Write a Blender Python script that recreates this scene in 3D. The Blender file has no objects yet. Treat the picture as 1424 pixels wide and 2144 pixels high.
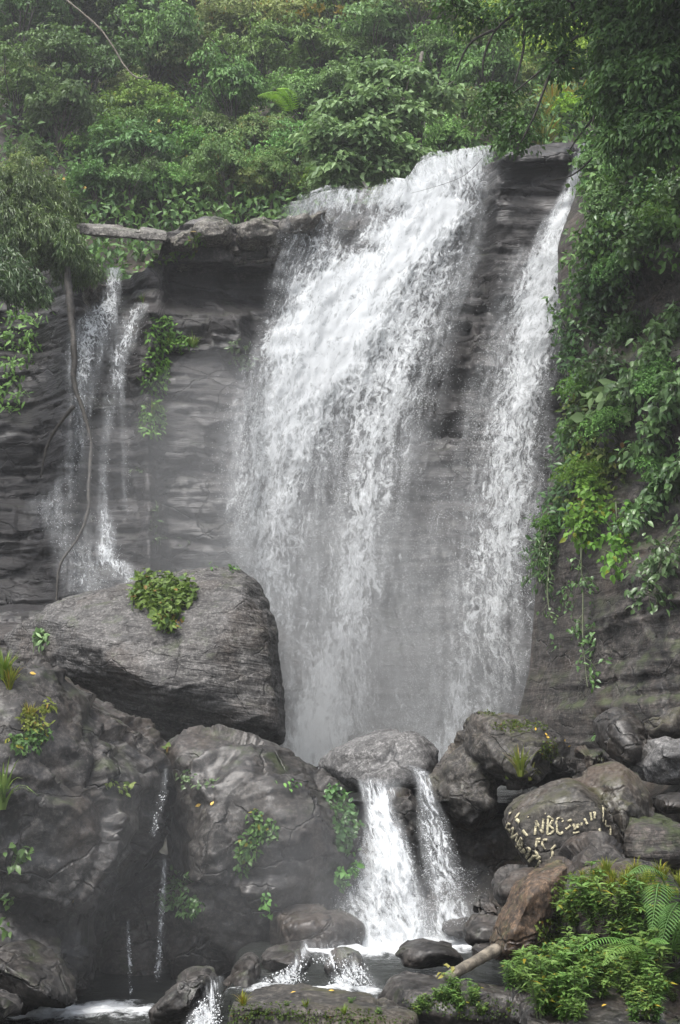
import bpy, bmesh, math, random
import numpy as np
from mathutils import Vector, Matrix
from mathutils.bvhtree import BVHTree

S = bpy.context.scene
COL = S.collection
R = math.radians

# ------------------------------------------------------------------ camera, sky, sun, exposure
CAM_Z, PITCH, VFOV = 2.6, R(8.7), R(42)
FPX = 1072 / math.tan(VFOV / 2)
cam = bpy.data.cameras.new('camera')
cam.sensor_fit = 'VERTICAL'; cam.sensor_height = 24; cam.angle_y = VFOV if hasattr(cam, 'angle_y') else VFOV
cam.lens = 12 / math.tan(VFOV / 2)
cam.clip_start = 0.1; cam.clip_end = 600
co = bpy.data.objects.new('camera', cam); COL.objects.link(co)
co.location = (0, 0, CAM_Z); co.rotation_euler = (R(90) + PITCH, 0, 0)
S.camera = co

SUN_EL, SUN_AZ = R(64), R(215)          # azimuth clockwise from +Y: behind the camera, to the left
W = bpy.data.worlds.new('World'); S.world = W; W.use_nodes = True
nt = W.node_tree
sky = nt.nodes.new('ShaderNodeTexSky'); sky.sky_type = 'NISHITA'; sky.sun_disc = False
sky.sun_elevation = SUN_EL; sky.sun_rotation = SUN_AZ; sky.dust_density = 4.0; sky.air_density = 1.0
hs = nt.nodes.new('ShaderNodeHueSaturation'); hs.inputs['Saturation'].default_value = 0.42
bg = nt.nodes['Background']; bg.inputs['Strength'].default_value = 0.15
nt.links.new(sky.outputs[0], hs.inputs['Color']); nt.links.new(hs.outputs[0], bg.inputs['Color'])
sun = bpy.data.lights.new('sun', 'SUN'); sun.energy = 1.9; sun.angle = R(25); sun.color = (1, 0.97, 0.93)
so = bpy.data.objects.new('sun', sun); COL.objects.link(so)
sd = Vector((math.sin(SUN_AZ) * math.cos(SUN_EL), math.cos(SUN_AZ) * math.cos(SUN_EL), math.sin(SUN_EL)))
so.rotation_euler = sd.to_track_quat('Z', 'Y').to_euler(); so.location = (0, 0, 60)
S.view_settings.view_transform = 'Standard'; S.view_settings.look = 'None'
S.view_settings.exposure = 1.15; S.view_settings.gamma = 1
S.render.engine = 'CYCLES'
cy = S.cycles
cy.max_bounces = 6; cy.diffuse_bounces = 3; cy.glossy_bounces = 2; cy.transmission_bounces = 3
cy.transparent_max_bounces = 32; cy.volume_bounces = 0; cy.use_denoising = True
cy.sample_clamp_indirect = 4; cy.use_adaptive_sampling = True; cy.adaptive_threshold = 0.02

# ------------------------------------------------------------------ layout helpers
CP, SP = math.cos(PITCH), math.sin(PITCH)
def P(px, py, Y):
    """world point at depth Y seen at photo pixel (px, py); arrays allowed"""
    px, py, Y = np.broadcast_arrays(np.asarray(px, float), np.asarray(py, float), np.asarray(Y, float))
    u = (px - 712) / FPX; v = (1072 - py) / FPX
    t = Y / (CP - v * SP)
    return np.stack([u * t, Y, CAM_Z + (SP + v * CP) * t], -1)
def ss(a, b, x):
    t = np.clip((np.asarray(x, float) - a) / (b - a), 0, 1); return t * t * (3 - 2 * t)
def lin(pts):
    a = np.array(pts, float)
    return lambda x: np.interp(x, a[:, 0], a[:, 1])
def box(x, y, x0, x1, y0, y1, sx=12, sy=8):
    return ss(x0 - sx, x0 + sx, x) * (1 - ss(x1 - sx, x1 + sx, x)) * ss(y0 - sy, y0 + sy, y) * (1 - ss(y1 - sy, y1 + sy, y))

def h3(i, j, k, s):
    n = (i * 374761393 + j * 668265263 + k * 1274126177 + s * 974711) & 0xffffffff
    n = ((n ^ (n >> 13)) * 1274126177) & 0xffffffff
    n = ((n ^ (n >> 15)) * 2246822519) & 0xffffffff
    return ((n ^ (n >> 16)) & 0xffff) / 65535.0
def vn(p, s=0):
    """value noise 0..1"""
    p = np.asarray(p, float); f = np.floor(p); i = f.astype(np.int64); f = p - f; f = f * f * f * (f * (f * 6 - 15) + 10)
    r = 0
    for a in (0, 1):
        for b in (0, 1):
            for c in (0, 1):
                w = (f[:, 0] if a else 1 - f[:, 0]) * (f[:, 1] if b else 1 - f[:, 1]) * (f[:, 2] if c else 1 - f[:, 2])
                r = r + w * h3(i[:, 0] + a, i[:, 1] + b, i[:, 2] + c, s)
    return r
def fbm(p, s=0, o=4, g=0.5):
    p = np.asarray(p, float); r = 0; a = 1; t = 0
    for k in range(o):
        r = r + a * (vn(p, s + k * 17) - 0.5); t += a; a *= g; p = p * 2.03 + 11.7
    return r / t * 2
def ridge(p, s=0, o=4):
    p = np.asarray(p, float); r = 0; a = 1; t = 0
    for k in range(o):
        r = r + a * (1 - np.abs(vn(p, s + k * 31) * 2 - 1)); t += a; a *= 0.5; p = p * 2.1 + 5.3
    return r / t
def strata(p, thick, tilt=(0, 0, 1), s=0, warp=0.6, wf=0.35):
    """stepped beds: each bed stands proud or back by its own amount, edges fairly sharp"""
    t = np.array(tilt, float); t /= np.linalg.norm(t)
    q = p @ t / thick + warp * fbm(p * wf, s + 5, 3) / 1.0
    k = np.floor(q).astype(np.int64); f = q - k
    # beds break off along their length
    seg = np.floor((p @ np.array([0.8, 0.6, 0.0])) / (thick * 5) + 3 * h3(k, k * 0, k * 0, s + 9)).astype(np.int64)
    segn = np.floor((p @ np.array([0.8, 0.6, 0.0])) / (thick * 5) + 3 * h3(k + 1, k * 0, k * 0, s + 9)).astype(np.int64)
    a = h3(k, seg * 0, k * 0, s) * 0.65 + h3(k, seg, k * 0, s + 3) * 0.35
    b = h3(k + 1, segn * 0, k * 0, s) * 0.65 + h3(k + 1, segn, k * 0, s + 3) * 0.35
    w = ss(0.72, 1.0, f)
    gro = np.exp(-((f - 0.98) / 0.07) ** 2) * 0.35
    return (a * (1 - w) + b * w) - 0.5 - gro

def worley(p, s):
    """nearest jittered cell point: returns offset to it and the cell's random numbers"""
    f = np.floor(p).astype(np.int64); best = np.full(len(p), 9.0); off = np.zeros((len(p), 3)); idc = np.zeros((len(p), 3), np.int64)
    for a in (-1, 0, 1):
        for b in (-1, 0, 1):
            for c in (-1, 0, 1):
                g = f + np.array([a, b, c]); j = np.stack([h3(g[:, 0], g[:, 1], g[:, 2], s + i) for i in range(3)], 1)
                o = p - (g + j); d = (o * o).sum(1); m = d < best; best[m] = d[m]; off[m] = o[m]; idc[m] = g[m]
    return off, np.stack([h3(idc[:, 0], idc[:, 1], idc[:, 2], s + 7 + i) for i in range(4)], 1)
def facets(p, size, s, slope=.5, step=.35, squash=(1, 1, 1)):
    """broken rock: every cell is a plane tilted its own way, neighbours meet in edges and small steps"""
    q = p * np.array(squash) / size + .25 * fbm(p / size * .8, s + 3, 2)[:, None]
    off, r = worley(q, s)
    return size * (slope * (off * (r[:, :3] * 2 - 1)).sum(1) + step * (r[:, 3] - .5))

# ------------------------------------------------------------------ mesh helpers
def mk(name, v, f, mat, parent=None, origin=None, attrs=None, smooth=True, fattrs=None):
    v = np.asarray(v, np.float32)
    if origin is not None: v = v - np.asarray(origin, np.float32)
    me = bpy.data.meshes.new(name)
    if isinstance(f, list) and f and not isinstance(f[0], np.ndarray):
        me.from_pydata(v.tolist(), [], f)
    else:
        fs = f if isinstance(f, list) else [f]
        cnt = np.concatenate([np.full(len(a), a.shape[1], np.int32) for a in fs])
        idx = np.concatenate([a.ravel() for a in fs]).astype(np.int32)
        me.vertices.add(len(v)); me.vertices.foreach_set('co', v.ravel())
        me.loops.add(len(idx)); me.loops.foreach_set('vertex_index', idx)
        me.polygons.add(len(cnt))
        st = np.zeros(len(cnt), np.int32); st[1:] = np.cumsum(cnt)[:-1]
        me.polygons.foreach_set('loop_start', st)
        try: me.polygons.foreach_set('loop_total', cnt)
        except Exception: pass
        me.update(calc_edges=True)
    for k, a in (attrs or {}).items():
        a = np.asarray(a, np.float32)
        if a.ndim == 1:
            at = me.attributes.new(k, 'FLOAT', 'POINT'); at.data.foreach_set('value', a)
        else:
            at = me.attributes.new(k, 'FLOAT_VECTOR', 'POINT'); at.data.foreach_set('vector', a.ravel())
    for k, a in (fattrs or {}).items():
        at = me.attributes.new(k, 'FLOAT', 'FACE'); at.data.foreach_set('value', np.asarray(a, np.float32))
    if smooth: me.polygons.foreach_set('use_smooth', np.ones(len(me.polygons), bool))
    if mat: me.materials.append(mat)
    me.validate(clean_customdata=False)
    o = bpy.data.objects.new(name, me); COL.objects.link(o)
    if origin is not None: o.location = tuple(float(x) for x in origin)
    if parent: o.parent = parent
    return o
def tag(o, label, cat, group=None):
    o['label'] = label; o['category'] = cat
    if group: o['group'] = group
    return o
def kind(o, k): o['kind'] = k; return o
def empty(name, loc, label, cat, group=None):
    o = bpy.data.objects.new(name, None); COL.objects.link(o); o.location = tuple(float(x) for x in loc)
    o.empty_display_size = 0.2
    return tag(o, label, cat, group)
def dup(root, loc, rot=(0, 0, 0), scale=(1, 1, 1), color=None, label=None, group=None, tname=None):
    r = root.copy(); COL.objects.link(r)
    r.location = tuple(float(x) for x in loc); r.rotation_euler = rot; r.scale = scale
    if label: r['label'] = label
    if group: r['group'] = group
    for ch in root.children:
        c = ch.copy(); COL.objects.link(c); c.parent = r
        if color: c.color = color
        for g in ch.children:
            d = g.copy(); COL.objects.link(d); d.parent = c
            if color: d.color = color
    return r
def grid_faces(nr, nc):
    i = np.arange(nr * nc).reshape(nr, nc)
    return np.stack([i[:-1, :-1].ravel(), i[1:, :-1].ravel(), i[1:, 1:].ravel(), i[:-1, 1:].ravel()], 1)
class Geo:
    """collects vertices and triangles/quads with a per-vertex tint"""
    def __init__(s): s.v = []; s.t = []; s.q = []; s.a = []; s.n = 0
    def add(s, v, tri=None, quad=None, tint=0.5):
        v = np.asarray(v, float).reshape(-1, 3)
        if tri is not None and len(tri): s.t.append(np.asarray(tri, int) + s.n)
        if quad is not None and len(quad): s.q.append(np.asarray(quad, int) + s.n)
        s.v.append(v); s.a.append(np.broadcast_to(np.asarray(tint, float), (len(v),))); s.n += len(v)
    def build(s, name, mat, parent=None, origin=None, smooth=True):
        f = []
        if s.t: f.append(np.concatenate(s.t))
        if s.q: f.append(np.concatenate(s.q))
        return mk(name, np.concatenate(s.v), f, mat, parent, origin, {'tint': np.concatenate(s.a)}, smooth)
def unit(a):
    return a / np.maximum(np.linalg.norm(a, axis=-1, keepdims=True), 1e-9)
def tube(g, pts, rad, sides=6, tint=0.5, wob=0.0, seed=0):
    pts = np.asarray(pts, float); n = len(pts); rad = np.broadcast_to(np.asarray(rad, float), (n,))
    d = unit(np.gradient(pts, axis=0))
    ref = np.array([0.3, 0.2, 1.0]) if abs(d[:, 2]).mean() < 0.8 else np.array([1.0, 0.3, 0.1])
    x = unit(np.cross(d, ref)); y = np.cross(d, x)
    a = np.linspace(0, 2 * np.pi, sides, endpoint=False)
    rr = rad[:, None] * np.ones((n, sides))
    if wob: rr = rr * (1 + wob * (np.random.RandomState(seed).rand(n, sides) - 0.5))
    v = pts[:, None] + (x[:, None] * np.cos(a)[None, :, None] + y[:, None] * np.sin(a)[None, :, None]) * rr[..., None]
    i = np.arange(n * sides).reshape(n, sides); j = np.roll(i, -1, 1)
    q = np.stack([i[:-1].ravel(), j[:-1].ravel(), j[1:].ravel(), i[1:].ravel()], 1)
    v = np.concatenate([v.reshape(-1, 3), pts[:1], pts[-1:]]); m = n * sides
    tri = np.concatenate([np.stack([i[0], np.full(sides, m), j[0]], 1), np.stack([i[-1], j[-1], np.full(sides, m + 1)], 1)])
    tri[:sides] = tri[:sides][:, [0, 1, 2]]
    g.add(v, tri, q, tint)
def smooth_path(pts, n):
    pts = np.asarray(pts, float); t = np.linspace(0, len(pts) - 1, n); o = np.empty((n, pts.shape[1]))
    for k, x in enumerate(t):
        i = min(int(x), len(pts) - 2); f = x - i
        p0 = pts[max(i - 1, 0)]; p1 = pts[i]; p2 = pts[i + 1]; p3 = pts[min(i + 2, len(pts) - 1)]
        o[k] = 0.5 * ((2 * p1) + (-p0 + p2) * f + (2 * p0 - 5 * p1 + 4 * p2 - p3) * f * f + (-p0 + 3 * p1 - 3 * p2 + p3) * f ** 3)
    return o
def leaves(g, pos, d, n, L, Wd, fold=0.3, droop=0.15, tint=0.5, hi=False):
    """many leaf blades: folded along the midrib, tip drooping; hi gives a rounder outline"""
    pos = np.asarray(pos, float); m = len(pos)
    d = unit(np.asarray(d, float)); s = unit(np.cross(d, n)); n = np.cross(s, d)
    L = np.broadcast_to(np.asarray(L, float), (m,))[:, None]; Wd = np.broadcast_to(np.asarray(Wd, float), (m,))[:, None]
    tint = np.broadcast_to(np.asarray(tint, float), (m,))
    if not hi:
        v = np.stack([pos, pos + d * L * .42 + s * Wd + n * Wd * fold, pos + d * L - n * droop * L, pos + d * L * .42 - s * Wd + n * Wd * fold], 1)
        b = np.arange(m)[:, None] * 4
        tri = np.concatenate([b + np.array([[0, 1, 2]]), b + np.array([[0, 2, 3]])])
        g.add(v.reshape(-1, 3), tri, None, np.repeat(tint, 4))
    else:
        def at(t, w): return pos + d * L * t - n * droop * L * t * t + s * Wd * w + n * Wd * fold * abs(w)
        v = np.stack([at(0, 0), at(.25, .8), at(.55, .9), at(1, 0), at(.55, -.9), at(.25, -.8), at(.25, 0), at(.55, 0)], 1)
        b = np.arange(m)[:, None] * 8
        tri = np.concatenate([b + np.array([[a, c, e]]) for a, c, e in ((0, 1, 6), (0, 6, 5), (2, 3, 7), (7, 3, 4))])
        quad = np.concatenate([b + np.array([[6, 1, 2, 7]]), b + np.array([[5, 6, 7, 4]])])
        g.add(v.reshape(-1, 3), tri, quad, np.repeat(tint, 8))

# ------------------------------------------------------------------ material helpers
class NT:
    def __init__(s, name):
        s.m = bpy.data.materials.new(name); s.m.use_nodes = True; s.t = s.m.node_tree
        s.b = s.t.nodes.get('Principled BSDF'); s.out = s.t.nodes.get('Material Output')
    def n(s, typ, _props=None, **kw):
        x = s.t.nodes.new('ShaderNode' + typ)
        for k, v in (_props or {}).items(): setattr(x, k, v)
        for k, v in kw.items():
            key = k.replace('_', ' ') if k.replace('_', ' ') in x.inputs else k
            inp = x.inputs[int(k[1:])] if (k[0] == 'i' and k[1:].isdigit()) else x.inputs[key]
            s.set(inp, v)
        return x
    def set(s, inp, v):
        if isinstance(v, bpy.types.NodeSocket): s.t.links.new(v, inp)
        elif isinstance(v, bpy.types.Node): s.t.links.new(v.outputs[0], inp)
        else: inp.default_value = v
    def math(s, op, a, b=0.0, c=None, clamp=False):
        x = s.n('Math', {'operation': op, 'use_clamp': clamp}, i0=a, i1=b)
        if c is not None: s.set(x.inputs[2], c)
        return x.outputs[0]
    def mr(s, v, a, b, c=0.0, d=1.0, smooth=True):
        x = s.n('MapRange', {'interpolation_type': 'SMOOTHSTEP' if smooth else 'LINEAR'})
        for i, q in enumerate((v, a, b, c, d)): s.set(x.inputs[i], q)
        return x.outputs[0]
    def mix(s, f, a, b, mode='MIX'):
        x = s.n('Mix', {'data_type': 'RGBA', 'blend_type': mode}); s.set(x.inputs[0], f)
        for i, q in ((6, a), (7, b)): s.set(x.inputs[i], (*q, 1) if isinstance(q, tuple) and len(q) == 3 else q)
        return x.outputs[2]
    def noise(s, vec, scale, detail=4, rough=0.5, dist=0.0):
        x = s.n('TexNoise'); s.set(x.inputs['Vector'], vec)
        x.inputs['Scale'].default_value = scale; x.inputs['Detail'].default_value = detail
        x.inputs['Roughness'].default_value = rough; x.inputs['Distortion'].default_value = dist
        return x.outputs[0]
    def attr(s, name):
        return s.n('Attribute', {'attribute_name': name})
    def mapv(s, vec, scale=(1, 1, 1), rot=(0, 0, 0), loc=(0, 0, 0)):
        x = s.n('Mapping'); s.set(x.inputs['Vector'], vec)
        x.inputs['Scale'].default_value = scale; x.inputs['Rotation'].default_value = rot; x.inputs['Location'].default_value = loc
        return x.outputs[0]

def rock_mat(name, dark, light, moss=0.0, wet=0.5, tilt=0.0, lichen=0.3, brown=0.3, scale=1.0, grain=(6, 6, 26), mosscol=(.035, .05, .012), bump=0.5, streak=0.0, bedw=1.0, soak=0.0, spec=.5, sheen_crust=0.0):
    k = NT(name)
    geo = k.n('NewGeometry'); pos = geo.outputs['Position']; nz = k.n('SeparateXYZ', i0=geo.outputs['Normal']).outputs[2]
    pr = k.mapv(pos, rot=(0, tilt, 0))
    big = k.noise(pos, 0.9 * scale, 5, .55, .3)
    mid = k.noise(pr, 3.2 * scale, 6, .62, .5)
    beds = k.noise(k.mapv(pr, scale=grain), 0.55 * scale, 5, .6, .25)
    beds2 = k.noise(k.mapv(pr, scale=(2, 2, 30)), .5 * scale, 4, .6, .2)
    fine = k.noise(pos, 25 * scale, 7, .82); grit = k.noise(pos, 9 * scale, 6, .72, .3)
    c = k.mix(k.mr(mid, .33, .68), dark, light)
    c = k.mix(k.math('MULTIPLY', k.mr(beds, .48, .66), .55 * bedw), c, tuple(x * .45 for x in dark))
    c = k.mix(k.math('MULTIPLY', k.mr(big, .5, .68), brown), c, (.085, .055, .034))
    c = k.mix(k.math('MULTIPLY', k.mr(grit, .5, .72), .5), c, tuple(min(1, x * 1.5) for x in light))
    c = k.mix(k.math('MULTIPLY', k.mr(grit, .46, .30), .6), c, tuple(x * .5 for x in dark))
    if sheen_crust:  # pale flakes painted into the colour for the broken wet sheen
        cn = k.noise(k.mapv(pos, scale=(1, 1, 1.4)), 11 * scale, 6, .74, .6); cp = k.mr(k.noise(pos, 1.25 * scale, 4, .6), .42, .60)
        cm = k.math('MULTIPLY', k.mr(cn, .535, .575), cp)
        c = k.mix(k.math('MULTIPLY', cm, sheen_crust), c, (.125, .119, .111))
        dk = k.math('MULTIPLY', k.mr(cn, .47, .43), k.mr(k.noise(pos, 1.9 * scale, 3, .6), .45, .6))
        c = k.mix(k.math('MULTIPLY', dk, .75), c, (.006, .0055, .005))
    if streak:
        st = k.noise(k.mapv(pos, scale=(5, 5, .5)), 1.0, 4, .6, .3)
        c = k.mix(k.math('MULTIPLY', k.mr(st, .5, .62), streak), c, tuple(x * .4 for x in dark))
    c = k.mix(k.math('MULTIPLY', k.mr(fine, .52, .59), k.mr(mid, .25, .65, .2, .8)), c, tuple(min(1, x * 2.2 + .012) for x in light))
    c = k.mix(k.math('MULTIPLY', k.mr(fine, .48, .42), .75), c, tuple(x * .45 for x in dark))
    if lichen:
        vo = k.n('TexVoronoi', {'feature': 'F1'}); k.set(vo.inputs['Vector'], pos); vo.inputs['Scale'].default_value = 7 * scale
        lm = k.math('MULTIPLY', k.mr(vo.outputs['Distance'], .22, .10), k.mr(k.noise(pos, 1.7 * scale, 3), .52, .66))
        lm2 = k.mr(k.noise(pos, 22 * scale, 6, .75), .66, .74)
        c = k.mix(k.math('MULTIPLY', k.math('MAXIMUM', k.math('MULTIPLY', lm, .6), k.math('MULTIPLY', lm2, .5)), lichen), c, (.30, .30, .26))
    if moss:
        mm = k.math('MULTIPLY', k.mr(nz, .1, .75), k.mr(k.noise(pos, 2.6 * scale, 6, .7), .56 - .25 * moss, .70 - .2 * moss))
        c = k.mix(k.math('MULTIPLY', mm, min(1, .45 + moss * .5)), c, mosscol)
    wetm = k.mr(k.noise(pos, 1.6 * scale, 5, .6, .6), .62 - .3 * wet, .75 - .25 * wet)
    rough = k.mr(wetm, 0, 1, .78, .45, False)
    rough = k.math('ADD', rough, k.mr(fine, .3, .7, -.08, .10, False))
    k.set(k.b.inputs['Base Color'], c); k.set(k.b.inputs['Roughness'], rough)
    k.b.inputs['Specular IOR Level'].default_value = spec
    vk = k.n('TexVoronoi', {'feature': 'DISTANCE_TO_EDGE'}); dv = k.n('VectorMath', {'operation': 'ADD'}); k.set(dv.inputs[0], k.mapv(pr, scale=(1, 1, 1.7)))
    dn = k.n('TexNoise'); k.set(dn.inputs['Vector'], pos); dn.inputs['Scale'].default_value = 2.4 * scale; dn.inputs['Detail'].default_value = 5
    dsn = k.n('VectorMath', {'operation': 'SCALE'}); k.set(dsn.inputs[0], dn.outputs['Color']); dsn.inputs['Scale'].default_value = .45 / scale; k.t.links.new(dsn.outputs[0], dv.inputs[1])
    k.set(vk.inputs['Vector'], dv.outputs[0]); vk.inputs['Scale'].default_value = 1.15 * scale
    crack = k.math('MULTIPLY', k.mr(vk.outputs['Distance'], .028, .004), k.mr(k.noise(pos, 1.3 * scale, 2), .42, .58))
    c = k.mix(k.math('MULTIPLY', crack, .3), c, tuple(x * .3 for x in dark))
    if soak:
        c = k.mix(k.math('MULTIPLY', k.attr('soaked').outputs['Fac'], soak), c, (.010, .0095, .0105))
    k.set(k.b.inputs['Base Color'], c)
    hgt = k.math('ADD', k.math('MULTIPLY', crack, -.3), k.math('MULTIPLY', beds, .9 * bedw), k.math('ADD', k.math('MULTIPLY', mid, .16), k.math('ADD', k.math('MULTIPLY', fine, .55), k.math('ADD', k.math('MULTIPLY', beds2, .5 * bedw), k.math('MULTIPLY', grit, .75)))))
    bp = k.n('Bump', Strength=bump, Distance=0.09 / scale, Height=hgt); k.set(k.b.inputs['Normal'], bp)
    return k.m

def leaf_mat(name, dark, light, rough=.45, trans=.3, yellow=None, spec=.22):
    k = NT(name)
    t = k.attr('tint').outputs['Fac']; oi = k.n('ObjectInfo')
    c = k.mix(t, dark, light)
    if yellow: c = k.mix(k.mr(t, .93, .97), c, yellow)
    c = k.mix(1.0, c, oi.outputs['Color'], 'MULTIPLY')
    hv = k.n('HueSaturation', Color=c); k.set(hv.inputs['Hue'], k.mr(oi.outputs['Random'], 0, 1, .485, .515, False))
    k.set(k.b.inputs['Base Color'], hv); k.b.inputs['Roughness'].default_value = rough; k.b.inputs['Specular IOR Level'].default_value = spec
    tr = k.n('BsdfTranslucent'); k.set(tr.inputs[0], k.mix(.35, hv.outputs[0], (.10, .16, .02)))
    mx = k.n('MixShader', i0=trans, i1=k.b.outputs[0], i2=tr.outputs[0]); k.set(k.out.inputs[0], mx)
    return k.m
def plain(name, col, rough=.7, var=.3, scale=8, bump=.2):
    k = NT(name); tc = k.n('NewGeometry').outputs['Position']; nn = k.noise(tc, scale, 5, .6)
    k.set(k.b.inputs['Base Color'], k.mix(k.mr(nn, .3, .7), tuple(x * (1 - var) for x in col), tuple(min(1, x * (1 + var)) for x in col)))
    k.b.inputs['Roughness'].default_value = rough
    k.set(k.b.inputs['Normal'], k.n('Bump', Strength=bump, Distance=.03, Height=nn)); return k.m

M = {}
M['cliff'] = rock_mat('wet_layered_cliff_rock', (.020, .018, .018), (.052, .047, .045), moss=.25, wet=.6, lichen=.12, brown=.2, scale=.6, grain=(2, 2, 16), bump=.8, soak=.8)
M['sidecliff'] = rock_mat('brown_layered_cliff_rock', sheen_crust=.55, dark=(.012, .0108, .0098), light=(.050, .042, .036), moss=.5, wet=.4, lichen=.55, brown=.45, scale=.8, grain=(1.2, 1.2, 9), bump=.8, streak=.5)
M['pale_rock'] = rock_mat('weathered_grey_rock', sheen_crust=.35, dark=(.036, .034, .033), light=(.088, .084, .080), moss=.1, wet=.3, tilt=R(-9), lichen=.25, brown=.3, grain=(1.2, 1.2, 15), bump=.7, bedw=1.7)
M['wet_rock'] = rock_mat('dark_wet_rock', (.0085, .0076, .0069), (.034, .030, .0265), moss=.12, wet=.8, spec=.5, sheen_crust=.55, lichen=.3, brown=.35, grain=(4, 4, 6), bump=.9, bedw=.3)
M['mossy_rock'] = rock_mat('mossy_brown_rock', sheen_crust=.6, dark=(.013, .0115, .0098), light=(.048, .0425, .035), moss=.35, wet=.5, lichen=.6, brown=.5, grain=(3, 3, 8), bump=.8, bedw=.3, mosscol=(.045, .045, .016))
M['smooth_rock'] = rock_mat('smooth_grey_rock', sheen_crust=.25, dark=(.060, .059, .058), light=(.120, .117, .114), moss=0, wet=.45, tilt=R(25), lichen=.1, brown=.1, grain=(1, 1, 9), bump=.35)
M['brown_slab'] = rock_mat('rust_brown_rock', (.026, .018, .012), (.085, .054, .032), moss=.35, wet=.5, lichen=.3, brown=.4, grain=(9, 9, 2), bump=.7, streak=.6)
M['concrete'] = rock_mat('old_mossy_concrete', (.07, .066, .06), (.16, .15, .135), moss=.3, wet=.2, lichen=.3, brown=.35, grain=(2, 2, 4), bump=.3)
M['crest'] = rock_mat('pale_crest_rock', (.045, .041, .036), (.135, .124, .106), moss=.3, wet=.2, lichen=.4, brown=.5, scale=.8, grain=(2, 2, 10), bump=.7)
M['soil'] = rock_mat('damp_soil', (.014, .012, .010), (.040, .034, .027), moss=.15, wet=.2, lichen=.1, brown=.6, grain=(5, 5, 5), bump=.6)
M['bark'] = plain('grey_brown_bark', (.085, .075, .06), .8, .45, 14, .4)
M['darkbark'] = plain('dark_wet_bark', (.032, .028, .023), .7, .6, 12, .7)
M['palebark'] = plain('pale_bare_wood', (.15, .13, .10), .7, .55, 14, .6)
M['twig'] = plain('green_brown_stem', (.07, .085, .04), .6, .3, 20, .1)
M['paint'] = plain('flaking_cream_paint', (.50, .46, .30), .8, .35, 40, .2)
k = NT('worn_cream_paint'); gp_ = k.n('NewGeometry').outputs['Position']
wr = k.mr(k.math('ADD', k.noise(gp_, 26, 5, .7), k.math('MULTIPLY', k.noise(gp_, 5, 2), .5)), .72, .86)
k.set(k.b.inputs['Base Color'], k.mix(wr, (.42, .38, .25), (.06, .052, .04))); k.b.inputs['Roughness'].default_value = .8; M['paint'] = k.m
M['yellow'] = plain('yellow_petal', (.52, .34, .05), .5, .3, 30, 0)
M['leaf_broad'] = leaf_mat('broad_pale_leaf', (.075, .14, .050), (.30, .43, .19), .45, .36)
M['leaf_small'] = leaf_mat('small_olive_leaf', (.11, .165, .05), (.33, .42, .15), .5, .36, (.24, .17, .03))
M['leaf_dark'] = leaf_mat('dark_leaf', (.040, .092, .026), (.18, .32, .092), .45, .3)
M['leaf_bright'] = leaf_mat('bright_green_leaf', (.085, .18, .03), (.23, .40, .07), .45, .35, (.22, .24, .03))
M['leaf_vine'] = leaf_mat('glossy_vine_leaf', (.035, .075, .025), (.120, .195, .075), .32, .25, spec=.45)
M['leaf_herb'] = leaf_mat('fresh_herb_leaf', (.048, .108, .028), (.185, .300, .085), .4, .35, (.28, .24, .03))
M['leaf_fern'] = leaf_mat('fern_leaf', (.045, .11, .028), (.14, .26, .08), .5, .35)
M['leaf_grass'] = leaf_mat('grass_blade', (.10, .15, .03), (.28, .33, .09), .5, .35, (.30, .22, .06))
M['leaf_creeper'] = leaf_mat('creeper_leaf', (.045, .080, .018), (.140, .180, .040), .5, .25, (.16, .09, .03))

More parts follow.
